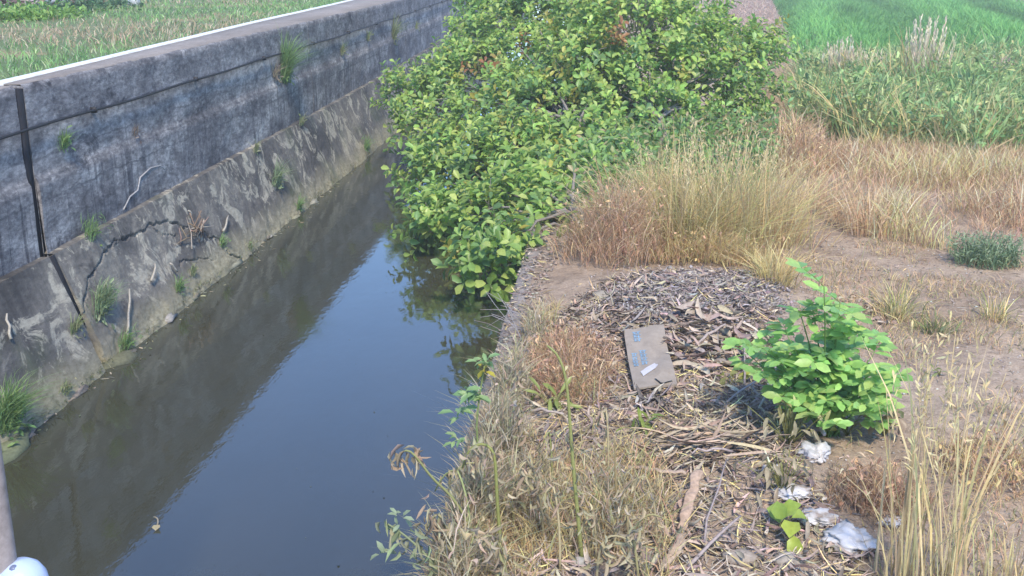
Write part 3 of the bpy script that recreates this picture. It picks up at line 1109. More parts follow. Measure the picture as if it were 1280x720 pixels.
blades(g, pos, rng.uniform(.12, .5, n), .006 + dd * .0005, rng.uniform(.3, 1.2, n), tint(n, [(.58, .42, .33), (.50, .36, .28), (.64, .50, .40)], .14))
n = 4200
pos = scatter([G(*p)[:2] for p in ((950, 225), (1030, 215), (1015, 120), (985, 95), (960, 110), (945, 170))], n)
blades(g, pos, rng.uniform(.2, .85, n) * (.4 + 1.0 * fbm(pos[:, 0], pos[:, 1], 89)), rng.uniform(.008, .02, n), rng.uniform(.2, 1.1, n), tint(n, [(.66, .46, .30), (.58, .40, .27), (.70, .56, .36)], .14))
kind(g.build('path_grass', 'dry'), 'stuff', 'pinkish dry grass on the bank path behind the tree')

poly = [G(*p)[:2] for p in ((985, 205), (1110, 212), (1340, 215), (1400, 112), (1180, 98), (1060, 92), (1000, 100))]
g = Geo()
n = 20000
pos = scatter(poly, n)
fr_ = np.clip((pos[:, 1] - (pos[:, 0] * .05 + 17.0)) / 5.0, 0, 1)
pos = pos[fbm(pos[:, 0] * .6, pos[:, 1] * .6, 69) < .22 + .7 * fr_]; n = len(pos)
cf = fbm(pos[:, 0] * .45, pos[:, 1] * .45, 64)
cc = np.where((cf + rng.normal(0, .10, n) > .54)[:, None], tint(n, STRAW[:3] + [(.42, .44, .22)], .15), tint(n, WEED, .16))
blades(g, pos, rng.uniform(.45, 1.35, n) * (.35 + 1.3 * fbm(pos[:, 0] * .9, pos[:, 1] * .9, 67)), rng.uniform(.012, .028, n), rng.uniform(.2, 1.1, n), cc)
m = 22000
pos = scatter(poly, m)
fr_ = np.clip((pos[:, 1] - (pos[:, 0] * .05 + 17.0)) / 5.0, 0, 1)
pos = pos[fbm(pos[:, 0] * .6, pos[:, 1] * .6, 69) < .22 + .7 * fr_]; m = len(pos)
cf = fbm(pos[:, 0] * .6, pos[:, 1] * .6, 65)
pos[:, 2] += rng.uniform(.1, 1.0, m) * (.2 + 1.3 * fbm(pos[:, 0] * .9, pos[:, 1] * .9, 67))
leaves(g, pos, rng.standard_normal((m, 3)) + [0, 0, .3], rng.standard_normal((m, 3)) * .5 + [0, 0, 1], rng.uniform(.08, .28, m), rng.uniform(.02, .08, m), tint(m, WEED + [(.48, .50, .20)], .2))
kind(g.build('green_weeds', 'grass'), 'stuff', 'thick green weeds and reeds between the dry meadow and the crop field')

for px, py, n, h, lab in ((1145, 146, 34, 1.75, 'tallest pale plume-headed grass clump rising above the green weeds'),
                          (1050, 128, 30, 1.25, 'pale plume-headed grass clump nearest the tree at the field edge'),
                          (1085, 124, 22, .95, 'short plume-headed grass clump between the two taller plume clumps'),
                          (1245, 128, 44, .85, 'pinkish dry plume grass clump at the right edge of the green weeds')):
    clump('plume_grass', lab, 'grass', G(px, py), .26, n * 5, h * .75, STRAW[:2] + [(.22, .27, .11)], w=.018, lean=.2, heads=n, mat='dry',
          group='plume grasses at the field edge', hs=2.0, headcol=(.78, .68, .50) if px != 1245 else (.76, .58, .50))

for px, py, s, lab in ((1122, 148, .9, 'yellow-green big-leaved weed under the tallest plume grass'), (1172, 152, 1.1, 'larger yellow-green star-leaved weed right of the tallest plume grass')):
    b = G(px, py)
    t = thing('big_leaf_weed', lab, 'weed', b, 'big-leaved weeds')
    g = Geo(); tube(g, bez(b, b + (.02, 0, .3), b + (0, 0, .62 * s), 5), np.linspace(.016, .01, 5), (.2, .26, .08)); g.build('stem', 'grass', t, b)
    me = [shared_leaf('leaf', 1, .42, c, droop=.3) for c in ((.27, .36, .08), (.20, .31, .07), (.33, .38, .10))]
    m = 14
    a = np.arange(m) * 2.4
    d = np.column_stack([np.cos(a), np.sin(a) , rng.uniform(-.2, .6, m)])
    leaf_objects(me, b + np.column_stack([np.zeros(m), np.zeros(m), rng.uniform(.35, .62, m) * s]), d, np.tile([0, 0, 1.0], (m, 1)) + d * .1, np.full(m, .34 * s), 'leaf', t, b)

# paddy field of young crop in rows
A, B_ = at_z(1168, 0, .62), at_z(1280, 44, .62)
rd = nrm((B_ - A)[None, :2])[0]
rn = np.array([-rd[1], rd[0]])
fe = [at_z(968, 2, .62)[:2], at_z(985, 40, .62)[:2], at_z(1000, 92, .62)[:2], at_z(1320, 104, .62)[:2]]
far1, far2 = at_z(1252, 0, .62)[:2], at_z(1330, 30, .62)[:2]
fpoly = [fe[0] + (fe[0] - fe[1]) * .6, fe[0], fe[1], fe[2], fe[3], far2 + (far2 - far1) * .3, far1, far1 + (far1 - far2) * 1.6]
lo, hi = np.min(fpoly, 0), np.max(fpoly, 0)
proj_n = np.array([np.array(p) @ rn for p in fpoly]); proj_d = np.array([np.array(p) @ rd for p in fpoly])
pts = lo + rng.random((90000, 2)) * (hi - lo)
pts = pts[in_poly(pts[:, 0], pts[:, 1], fpoly)]
pn = pts @ rn
pn = pn + .5 * (fbm(pts[:, 0] * .3, pts[:, 1] * .3, 68) - .5)
pts = pts[(np.mod(pn, 6.0) > 1.6) | (rng.random(len(pts)) < .2)]
print('crop tufts', len(pts))
if len(pts) > 30000: pts = pts[rng.choice(len(pts), 30000, replace=False)]
g = Geo()
k = 7
pos = np.repeat(np.column_stack([pts, gh(pts[:, 0], pts[:, 1])]), k, axis=0)
n = len(pos)
pos[:, :2] += rng.normal(0, .07, (n, 2))
patch = fbm((pos[:, :2] @ rd) * .06, (pos[:, :2] @ rn) * .5, 66)[:, None]
rowh = .55 + .45 * np.sin((pos[:, :2] @ rn) * 2 * math.pi / 6.0)
blades(g, pos, rng.uniform(.4, .75, n) * (.6 + .7 * rowh), rng.uniform(.03, .05, n), rng.uniform(.2, .9, n), tint(n, [(.19, .42, .11), (.23, .46, .12), (.15, .36, .10)], .10) * (.45 + 1.1 * patch) * (.72 + .45 * rowh)[:, None])
kind(g.build('crop', 'grass'), 'stuff', 'bright green young crop growing in slanting rows in the far field')

g = Geo()
fp = np.array([(*p, 0) for p in fpoly]); fp[:, 2] = gh(fp[:, 0], fp[:, 1]) + .05
c = fp.mean(0)
nf = len(fp)
g.add(np.vstack([fp, c]), [[nf, j, (j + 1) % nf] for j in range(nf)])
kind(g.build('field_soil', 'paddy_mud'), 'structure')

# ---- mown grass of the left field
g = Geo()
N_ = 90000
yy = 8 + 75 * rng.random(N_) ** 1.7
uu = 30 * rng.random(N_) ** 1.3
xx = wx(yy) - cap_w(yy) - .12 - uu
cf = fbm(xx * .35 + yy * .05, yy * .30, 71)
st = fbm(xx * .12 - yy * .02, (yy - xx * .25) * .45, 73)
pos = np.column_stack([xx, yy, 2.76 + .10 * (fbm(xx * .4, yy * .4, 5) - .5) * np.clip(uu / 3, 0, 1)])
brown = (st > .60) & (rng.random(N_) < .6)
for (px_, py_, ry_, rx_) in ((110, 42, 1.6, 3.2), (50, 50, 1.2, 2.2), (215, 33, 2.0, 3.0)):
    q_ = at_z(px_, py_, 2.78)
    brown |= rng.random(N_) < .85 * np.exp(-((xx - q_[0]) / rx_) ** 2 - ((yy - q_[1]) / ry_) ** 2)
cc = np.where(brown[:, None], tint(N_, [(.50, .38, .25), (.42, .31, .20), (.58, .48, .34)], .15), tint(N_, [(.20, .37, .13), (.26, .43, .16), (.32, .44, .19), (.48, .52, .32)], .15, [.4, .3, .2, .1]))
dcam = np.hypot(xx, yy)
blades(g, pos, rng.uniform(.05, .16, N_), .006 + dcam * .0005, rng.uniform(.2, 1, N_), cc)
kind(g.build('lawn_grass', 'grass'), 'stuff', 'short green and brown grass of the field beyond the left wall')

# ---- staked plants, pipe and odds and ends at the far side of the left field
def L(px, py, z=2.78):
    return at_z(px, py, z)

for px, py, s, lab in ((5, 25, .34, 'leafy green plant at the far left corner of the mown field'), (28, 25, .36, 'leafy green plant with pale stakes, second from the left edge of the field'),
                       (60, 22, .30, 'low yellow-green plant in front of the white sack on the left field'), (92, 15, .45, 'dark green bush left of the white pipe on the far field edge'), (130, 10, .30, 'low dark plant under the white pipe')):
    b = L(px, py)
    t = thing('field_plant', lab, 'plant', b, 'plants at the far edge of the left field')
    g = Geo()
    m = 260
    p = np.column_stack([rng.normal(0, .38, m), rng.normal(0, .38, m), np.abs(rng.normal(.12, .16, m)) * s * 1.6]) + b
    leaves(g, p, rng.standard_normal((m, 3)) + [0, 0, .5], rng.standard_normal((m, 3)) * .5 + [0, 0, 1], .12, .06,
           tint(m, [(.30, .48, .12), (.24, .40, .11)] if px < 70 else [(.10, .18, .10), (.14, .24, .11)], .15))
    kind(g.build('foliage', 'leaf', t, b), 'stuff')
    g = Geo(); tube(g, [b, b + (0, 0, .3 * s), b + (.03, 0, .7 * s)], [.02, .015, .01], (.14, .12, .09)); g.build('stem', 'bark', t, b)
for px, py, lx, lab in ((2, 14, -.1, 'pale leaning garden stake at the far left corner'), (13, 14, -.25, 'pale leaning garden stake, second from the left'), (40, 14, -.2, 'pale garden stake, third from the left'),
                        (50, 13, -.12, 'pale garden stake, fourth from the left'), (73, 10, .0, 'upright garden stake beside the white sack')):
    b = L(px, py)
    g = Geo(); tube(g, [b, b + (lx * .5, 0, .7), b + (lx, 0, 1.4)], .022, (.5, .45, .4), 5)
    tag(g.build('garden_stake', 'bark', None, b), lab, 'stake', 'garden stakes')
b = L(72, 8)
g = Geo(); rock(g, b + (0, 0, .25), (.34, .25, .28), (.62, .63, .66), 3, .3)
tag(g.build('sack', 'plain', None, b, smooth=True), 'white lumpy sack standing among plants at the far left field', 'sack')
b = L(140, 4)
t = thing('white_pipe', 'long white pipe lying on supports at the far edge of the left field', 'pipe', b)
g = Geo(); tube(g, [L(104, 7) + (0, 0, .22), L(140, 4) + (0, 0, .22), L(164, 3) + (0, 0, .24)], .05, (.7, .7, .7), 8); g.build('tube', 'pipe_white', t, b)
for px in (112, 150):
    g = Geo(); q = L(px, 5); box(g, q[0] - .06, q[0] + .06, q[1] - .06, q[1] + .06, 2.7, 2.96, (.5, .5, .5)); g.build('support', 'coping', t, b)
b = L(168, 7)
t = thing('white_post', 'short square white post at the end of the pipe', 'post', b)
g = Geo(); box(g, b[0] - .11, b[0] + .11, b[1] - .11, b[1] + .11, 2.74, 3.25); g.build('shaft', 'pipe_white', t, b)
g = Geo(); box(g, b[0] - .14, b[0] + .14, b[1] - .14, b[1] + .14, 3.25, 3.31); g.build('cap', 'pipe_white', t, b)
g = Geo()
for k_ in range(260):
    q = L(rng.uniform(-20, 110), rng.uniform(1, 9))
    strips(g, q[None] + (0, 0, .06), .3, .12, tint(1, [(.30, .22, .18), (.2, .13, .11), (.45, .4, .36)], .2))
kind(g.build('plant_debris', 'litter'), 'stuff', 'brown plant debris heaped at the far edge of the left field')

# ---- weeds rooted in the wall and the revetment
def wall_pt(px, py):
    p = on_plane(px, py, (-5.55, 0, 0), (1, 0, 0))
    for _ in range(4):
        p = on_plane(px, py, (float(wx(p[1])) + .02, 0, 0), (1, 0, 0))
    return p


def slope_pt(px, py):
    p = on_plane(px, py, SP, SN)
    for _ in range(4):
        p = on_plane(px, py, SP + (float(wx(p[1])) + 5.55, 0, 0), SN)
    return p


def wall_tuft(label, p, n, h, cols, lean=1.0, spread=.04, group='weeds sprouting from the left canal wall', w=.007):
    t = thing('wall_weed', label, 'weed', p, group)
    g = Geo()
    pos = p + rng.normal(0, spread, (n, 3)) * np.array([.2, 1, .6])
    az = rng.normal(0, 1.0, n)
    blades(g, pos, h * rng.uniform(.5, 1.2, n), w * rng.uniform(.6, 1.4, n), lean * rng.uniform(.1, 1.1, n), tint(n, cols, .15), az, drop=.5)
    g.build('blades', 'grass', t, p)
    m = max(6, n // 8)
    g = Geo()
    q = p + rng.normal(0, spread * 1.3, (m, 3)) * np.array([.3, 1, .8]) + (.03, 0, .02)
    leaves(g, q, rng.standard_normal((m, 3)) + [.6, 0, .3], rng.standard_normal((m, 3)) * .4 + [0, 0, 1], min(h * .35, .09), min(h * .12, .03), tint(m, cols, .15))
    g.build('leaves', 'leaf', t, p)


WG = [(.22, .36, .13), (.28, .42, .16), (.17, .28, .11)]
WD = [(.30, .36, .18), (.40, .40, .22), (.22, .30, .14)]
for px, py, n, h, cols, on, lab in (
        (356, 98, 420, .85, WG, 'w', 'largest green grass tuft growing out of the upper wall'),
        (345, 97, 60, .35, [(.38, .32, .22), (.3, .25, .2)], 'w', 'dead straw tuft hanging below the largest wall grass'),
        (492, 50, 200, .7, WD, 'w', 'dull green grass tuft high on the wall towards the tree'),
        (428, 66, 70, .30, WD, 'w', 'small tuft on the wall just left of the dull green one'),
        (460, 50, 50, .28, WD, 'w', 'small tuft on the wall between two others under the cable'),
        (520, 36, 50, .3, WD, 'w', 'small tuft on the wall nearest the tree crown'),
        (80, 184, 70, .20, WG, 'w', 'small leafy green weed in the wall crack near the left joint'),
        (168, 168, 30, .14, [(.2, .15, .12), (.35, .3, .25)], 'w', 'dead brown sprig in a hole halfway up the wall'),
        (112, 292, 110, .20, WG, 'l', 'green grass tuft on the ledge at the foot of the wall, left part'),
        (375, 155, 60, .22, WD, 'l', 'small tuft on the ledge at the foot of the wall, middle part'),
        (318, 188, 50, .2, WD, 's', 'small tuft just below the ledge, left of the long hanging grass'),
        (345, 228, 150, .38, [(.25, .34, .19), (.32, .40, .23)], 's', 'pale hanging grass on the slope halfway along the wall'),
        (372, 262, 90, .24, WG, 's', 'green tuft at the waterline below the pale hanging grass'),
        (456, 186, 120, .30, WG, 's', 'green weed low on the slope beside the tree crown'),
        (127, 385, 260, .34, [(.22, .32, .17), (.28, .37, .20), (.34, .40, .24)], 's', 'grey-green grass spilling down the slope below the long crack'),
        (222, 362, 90, .18, WG, 's', 'bright green leafy weed low on the slope above the water'),
        (277, 305, 70, .14, WG, 's', 'dark green weed beside the twig heap on the slope'),
        (156, 432, 110, .18, WG, 's', 'moss-green tuft at the waterline under the grey-green grass'),
        (92, 412, 90, .15, WD, 's', 'mossy tuft at the bottom of the left slope joint'),
        (8, 530, 420, .45, WG, 's', 'green grass drooping into the water at the left edge'),
        (80, 490, 70, .12, WD, 's', 'low mossy tuft on the silt near the left edge'),
        (310, 312, 60, .14, WD, 's', 'low tuft at the waterline right of the twig heap'),
        (240, 340, 60, .12, WD, 's', 'tiny mossy tuft on silt below the short crack')):
    p = wall_pt(px, py) if on == 'w' else slope_pt(px, py) + (0.02, 0, 0)
    wall_tuft(lab, p, n, h, cols, spread=.09 if n > 100 else .05)

# twig heap caught on the crack, pale sticks on the slope
p = slope_pt(242, 291)
t = thing('twig_heap', 'heap of brown twigs caught on the cracked slope', 'twigs', p)
for i in range(26):
    g = Geo()
    q = p + np.array([rng.normal(.03, .02), rng.normal(0, .16), rng.normal(.03, .03)])
    d = np.array([rng.normal(0, .2), rng.normal(0, 1), rng.normal(0, .45)]); d = d / np.linalg.norm(d) * rng.uniform(.1, .28)
    tube(g, wob([q - d, q, q + d], .012), [.008, .007, .003], tint(1, [(.36, .25, .18), (.28, .2, .15), (.48, .4, .34)], .15)[0], 4)
    g.build('twig', 'bark', t, p)
for (a, b_, lab) in (((276, 290), (281, 273), 'pale upright stick at the right end of the twig heap'), ((236, 272), (230, 266), 'short pale stick above the twig heap'),
                     ((186, 352), (190, 332), 'pale short stake stuck on the lower slope'), ((218, 340), (208, 330), 'pale stub lying beside the short crack'),
                     ((155, 425), (158, 365), 'long pale root hanging down the lower slope'), ((10, 425), (3, 398), 'pale twig on the slope near the left edge')):
    A_, B2 = slope_pt(*a) + (.03, 0, .01), slope_pt(*b_) + (.05, 0, .03)
    g = Geo(); tube(g, wob(bez(A_, (A_ + B2) / 2 + (.02, 0, .01), B2, 5), .008), [.016, .014, .013, .012, .008], (.46, .42, .36), 5)
    tag(g.build('stick', 'bark', None, A_), lab, 'stick')
# pale root curving over the wall
g = Geo()
rp = [wall_pt(*q) + (.02, 0, 0) for q in ((152, 262), (160, 246), (170, 238), (173, 222), (186, 210), (198, 207), (204, 212))]
tube(g, rp, np.linspace(.012, .006, 7), (.42, .4, .4), 5)
tag(g.build('root', 'bark', None, rp[0]), 'pale thin root curving over the lower wall face', 'root')
# broken pale stub with dead sprig at the far wall
p = wall_pt(575, 48)
t = thing('dead_stump', 'pale dead stump with withered leaves against the far wall beside the tree', 'stump', p)
g = Geo(); tube(g, [p + (.06, 0, -.45), p + (.07, 0, 0), p + (.08, 0, .45)], [.07, .065, .05], (.36, .32, .33), 7); g.build('stem', 'bark', t, p)
g = Geo(); q = p + rng.normal(0, .16, (60, 3)) + (.12, 0, .5)
strips(g, q, .16, .05, tint(60, [(.40, .33, .27), (.35, .34, .2)], .15), tilt=.8); g.build('withered_leaves', 'dry', t, p)

# silt lumps along the left waterline
g = Geo()
for i in range(110):
    y = 8.0 + 12 * rng.random() ** 1.4
    if float(fbm(y * 1.1, 3.3, 78)) < .45: continue
    x = float(wx(y)) + SB[0] - .075 + rng.normal(0, .035)
    s = rng.uniform(.02, .08) * (1 + (rng.random() < .12) * 1.2)
    rock(g, (x, y, rng.uniform(-.03, .02)), (s * .9, s * 2.2, s * .45), tint(1, [(.34, .31, .23), (.26, .23, .18), (.38, .35, .29), (.16, .16, .10)], .12)[0], i, .9, 2)
kind(g.build('silt', 'stone', smooth=True), 'stuff', 'pale silt and rubble along the left waterline')
g = Geo()
n = 9000
y = 7.6 + 17 * rng.random(n) ** 1.5
pos = np.column_stack([wx(y) + SB[0] - .10 + rng.normal(0, .04, n), y, rng.uniform(.0, .12, n) * fbm(y * 2.5, y * 0, 76)])
pos = pos[fbm(y * 1.5, y * 0, 77) > .42]; n = len(pos)
blades(g, pos, rng.uniform(.02, .09, n), .007, rng.uniform(.4, 1.4, n), tint(n, [(.16, .19, .08), (.25, .26, .12), (.34, .32, .2), (.10, .11, .06)], .2))
kind(g.build('waterline_moss', 'grass'), 'stuff', 'mossy fringe along the left waterline')

# ================================================================== THE DEBRIS AND LITTER OF THE BANK
# dry litter spread over the bank
mp = MP = [G(*p)[:2] for p in ((745, 388), (790, 352), (880, 340), (962, 342), (978, 385), (930, 402), (840, 408), (770, 412))]
deb = [G(*p)[:2] for p in ((640, 460), (690, 400), (760, 350), (960, 345), (975, 420), (960, 500), (1010, 540), (1010, 600), (1090, 700), (1100, 790), (520, 790), (590, 620))]
g = Geo()
n = 4600
pos = scatter(deb, n); pos[:, 2] += rng.uniform(0, .06, n)
pos = pos[~in_poly(pos[:, 0], pos[:, 1], MP) | (rng.random(n) < .45)]; n = len(pos)
strips(g, pos, rng.uniform(.04, .22, n), rng.uniform(.008, .03, n), tint(n, np.array(HUSK) * 1.2, .18), tilt=.3, curl=.7, cup=.4)
n = 6000
pos = scatter(deb, n); pos[:, 2] += rng.uniform(0, .05, n)
pos = pos[~in_poly(pos[:, 0], pos[:, 1], MP) | (rng.random(n) < .4)]; n = len(pos)
strips(g, pos, rng.uniform(.10, .34, n), rng.uniform(.004, .009, n), tint(n, np.array(HUSK + STRAW[:2]) * 1.15, .18), tilt=.22, curl=.5, cup=.2)
kind(g.build('dry_litter', 'litter'), 'stuff', 'brown dead leaves, husks and twigs matted over the bank')

# ash-grey chips on the mound
g = Geo()
n = 11000
pos = scatter(mp, n); pos[:, :2] += rng.normal(0, .10, (n, 2)); pos[:, 2] = gh(pos[:, 0], pos[:, 1]); pos[:, 2] += rng.uniform(.0, .03, n)
chips(g, pos, rng.uniform(.004, .012, n) * (1 + 1.6 * (rng.random(n) < .15)), tint(n, [(.27, .23, .225), (.38, .33, .31), (.14, .12, .12), (.60, .56, .54)], .15, [.42, .3, .2, .08]), .7)
n = 1400
pos = scatter(mp, n); pos[:, 2] += rng.uniform(.0, .04, n)
strips(g, pos, rng.uniform(.05, .16, n), rng.uniform(.008, .02, n), tint(n, GREY, .16), tilt=.25)
kind(g.build('ash_chips', 'litter'), 'stuff', 'dark grey chips and ash on the low mound behind the sack')

# broad pale husks heaped below the chips
def husk_heap(label, c, rx, ry, n, Lr, Wr, cols, az=None, azs=.5, lift=.10):
    b = np.asarray(c, float)
    t = thing('husk_heap', label, 'husks', b, 'heaps of dry husks')
    for i in range(n):
        g = Geo()
        p = blob(b, rx, ry, 1); p[:, 2] += rng.uniform(.01, lift)
        strips(g, p, rng.uniform(*Lr), rng.uniform(*Wr), tint(1, cols, .14), az=None if az is None else np.array([rng.normal(az, azs)]), tilt=.22, curl=.55, cup=.45)
        g.build('husk', 'litter', t, b)


husk_heap('heap of curled pinkish brown husks between the sack and the green weed', G(885, 432), .45, .55, 130, (.14, .34), (.025, .06), [(.48, .39, .31), (.38, .30, .25), (.56, .47, .39), (.48, .36, .30)])
husk_heap('small fan of grey-white husk ribs left of the tall green stem', G(690, 558), .10, .14, 26, (.18, .34), (.02, .035), [(.34, .31, .32), (.44, .40, .40), (.24, .21, .21)], 1.3, .25, .05)
husk_heap('fan of grey husk ribs hanging below the sack', G(816, 506), .12, .18, 34, (.2, .36), (.02, .035), GREY + HUSK[:1], 1.5, .35, .06)
husk_heap('straw-coloured husk layer in front of the sack, lying crosswise', G(880, 560), .42, .30, 80, (.25, .55), (.012, .03), [(.46, .37, .28), (.52, .43, .33), (.36, .28, .22)], .25, .3, .10)
husk_heap('flattened grey-brown husks at the top left of the sack', G(760, 412), .28, .4, 70, (.12, .3), (.015, .035), HUSK + GREY[:2], .6, .5, .05)
husk_heap('scattered dry leaves on soil right of the green weed', G(1080, 388), .34, .5, 80, (.05, .10), (.02, .045), [(.46, .37, .27), (.38, .29, .22), (.5, .42, .33)], None, .5, .03)

# thick dead branch sheaths in the foreground
def bent(name, label, pts, r, col, flat=.5, cat='branch'):
    P = np.array(pts)
    n = len(P)
    g = Geo()
    tan = nrm(np.gradient(P, axis=0)); s = nrm(np.cross(tan, [0, 0, 1.0])); u = np.cross(s, tan)
    th = np.arange(8) / 8 * 2 * math.pi
    rr = np.broadcast_to(r, n) * (1 + .12 * rng.standard_normal(n))
    V = P[:, None] + s[:, None] * (np.cos(th)[None, :, None] * rr[:, None, None]) + u[:, None] * (np.sin(th)[None, :, None] * rr[:, None, None] * flat)
    q = [[i * 8 + k, i * 8 + (k + 1) % 8, (i + 1) * 8 + (k + 1) % 8, (i + 1) * 8 + k] for i in range(n - 1) for k in range(8)]
    V = np.vstack([V.reshape(-1, 3), P[:1], P[-1:]])
    e = n * 8
    t_ = [[e, (k + 1) % 8, k] for k in range(8)] + [[e + 1, (n - 1) * 8 + k, (n - 1) * 8 + (k + 1) % 8] for k in range(8)]
    g.add(V, t_, q, col)
    return tag(g.build(name, 'bark', None, P[0], smooth=True), label, cat)


def curve_pts(pxs, lift, n=12):
    K = np.array([G(*p, lift=l) for p, l in zip(pxs, lift)])
    t = np.linspace(0, 1, len(K)); tt = np.linspace(0, 1, n)
    return np.column_stack([np.interp(tt, t, K[:, k]) for k in range(3)]) + rng.normal(0, .006, (n, 3))


bent('dead_branch', 'thick flat brown husk branch standing out in the foreground, upper piece', curve_pts(((852, 672), (860, 645), (868, 622), (873, 610)), (.05, .09, .12, .13)), [.030, .034, .038, .036, .034, .037, .036, .033, .035, .036, .034, .022], (.50, .36, .27), .28)
bent('dead_branch', 'thick curved brown husk branch in the foreground, lower piece', curve_pts(((825, 722), (842, 706), (850, 690), (848, 676)), (.05, .08, .08, .05)), [.022, .03, .034, .033, .035, .034, .032, .034, .03, .03, .026, .014], (.46, .35, .26), .28)
bent('dead_branch', 'flat pinkish brown branch lying crosswise above the thick husk branch', curve_pts(((768, 592), (800, 598), (830, 604), (858, 606)), (.06, .07, .08, .09)), .022, (.48, .36, .28), .35)
for a, b_, r, lab in (((908, 512), (990, 470), .008, 'pale thin stick leaning toward the green weed, left of its base'), ((930, 490), (928, 446), .008, 'pale upright twig left of the green weed'),
                      ((948, 520), (985, 488), .009, 'short pale stick crossing below the green weed'), ((890, 585), (962, 552), .011, 'dark brown stick lying in the husks in front of the green weed'),
                      ((860, 720), (925, 672), .010, 'grey forked stick beside the thick husk branch'), ((662, 524), (704, 540), .013, 'grey stick lying above the fan of husk ribs'),
                      ((870, 440), (905, 425), .014, 'curved pale branch on the husk heap'), ((880, 690), (905, 600), .006, 'thin pale straw standing between husk branch and yellow leaf plant'),
                      ((915, 575), (860, 590), .008, 'thin pinkish stick in the crosswise husks'), ((1010, 545), (1030, 565), .02, 'stubby pale stick under the green weed')):
    A_, B2 = G(*a, lift=.06), G(*b_, lift=.14)
    g = Geo()
    m = wob(bez(A_, (A_ + B2) / 2 + (0, 0, .04), B2, 6), .008)
    tube(g, m, np.linspace(r * 1.2, r * .7, 6), tint(1, [(.44, .38, .33), (.5, .44, .4)] if 'dark' not in lab else [(.14, .10, .08)], .1)[0], 5)
    tag(g.build('stick', 'bark', None, A_), lab, 'stick')

# stones
for px, py, r, col, lab in ((755, 372, (.11, .10, .05), (.36, .31, .25), 'flat tan stone behind the sack'), (743, 420, (.05, .04, .03), (.55, .53, .52), 'small white stone left of the sack'),
                            (870, 412, (.10, .06, .02), (.42, .39, .40), 'flat grey slab on the husk heap above the sack'), (664, 428, (.05, .06, .03), (.45, .43, .40), 'pale stone on the canal edge'),
                            (645, 520, (.07, .06, .04), (.40, .38, .33), 'mossy pale stone at the canal edge among wilted weeds'), (905, 455, (.09, .07, .03), (.33, .29, .27), 'grey-brown clod right of the sack'),
                            (925, 700, (.10, .08, .04), (.38, .32, .27), 'tan clod of earth in the foreground'), (725, 706, (.07, .06, .04), (.40, .39, .37), 'grey stone at the foot of the tall stem'),
                            (985, 702, (.09, .07, .04), (.36, .32, .28), 'earth clod below the yellow-green leaf plant')):
    b = G(px, py, .015)
    g = Geo(); rock(g, b, r, col, px, .35, 2)
    tag(g.build('stone', 'stone', None, b, smooth=True), lab, 'stone')

# pebbles and white specks
g = Geo()
allp = [G(*p)[:2] for p in ((660, 400), (760, 330), (1000, 290), (1290, 330), (1290, 760), (560, 760))]
n = 3800
pos = scatter(allp, n)
chips(g, pos, rng.uniform(.004, .016, n), tint(n, [(.42, .38, .34), (.28, .24, .21), (.62, .60, .58)], .15, [.45, .43, .12]), .6)
n = 3200
pos = scatter(allp, n); pos[:, 2] += .008
strips(g, pos, rng.uniform(.03, .12, n), rng.uniform(.003, .010, n), tint(n, HUSK + STRAW[:1], .18), tilt=.12)
n = 700
yq = rng.uniform(6, 16, n)
pos = np.column_stack([rng.uniform(-.98, -.62, n), yq, np.full(n, .735)])
strips(g, pos, rng.uniform(.03, .16, n), rng.uniform(.005, .018, n), tint(n, HUSK + STRAW[:1], .18), tilt=.15)
pos = np.column_stack([rng.uniform(-.98, -.6, n), rng.uniform(6, 16, n), np.full(n, .722)])
chips(g, pos, rng.uniform(.006, .03, n), tint(n, [(.40, .32, .25), (.30, .23, .18), (.48, .42, .36)], .15), .5)
kind(g.build('pebbles', 'stone'), 'stuff', 'small pebbles and straw bits strewn over the bare soil')

# thin short dry grass over the soil
g = Geo()
n = 11000
pos = scatter([G(*p)[:2] for p in ((1000, 300), (1290, 310), (1290, 780), (1030, 780), (1010, 640), (1080, 520), (1000, 420))], n)
d = fbm(pos[:, 0] * 1.6, pos[:, 1] * 1.6, 81)
pos = pos[d > .50]; n = len(pos)
blades(g, pos, rng.uniform(.03, .16, n), rng.uniform(.003, .007, n), rng.uniform(.3, 1.3, n), tint(n, RUST + STRAW[:2] + [(.22, .26, .11)], .18))
kind(g.build('sparse_grass', 'dry'), 'stuff', 'sparse short dry grass on the soil at the right')

# dry grass along the canal edge and foreground
g = Geo()
n = 9500
pos = scatter([G(*p)[:2] for p in ((672, 372), (700, 380), (690, 440), (760, 520), (860, 640), (820, 790), (520, 790), (596, 610), (640, 470))], n)
d = fbm(pos[:, 0] * 1.3, pos[:, 1] * 1.3, 83)
pos = pos[d > .42]; n = len(pos)
blades(g, pos, rng.uniform(.06, .30, n) * (.5 + 1.2 * fbm(pos[:, 0] * 2, pos[:, 1] * 2, 84)), rng.uniform(.003, .008, n), rng.uniform(.2, 1.2, n), tint(n, STRAW + RUST[:2] + [(.46, .46, .22), (.54, .48, .38)], .18))
kind(g.build('edge_grass', 'dry'), 'stuff', 'dry matted grass along the right edge of the canal')

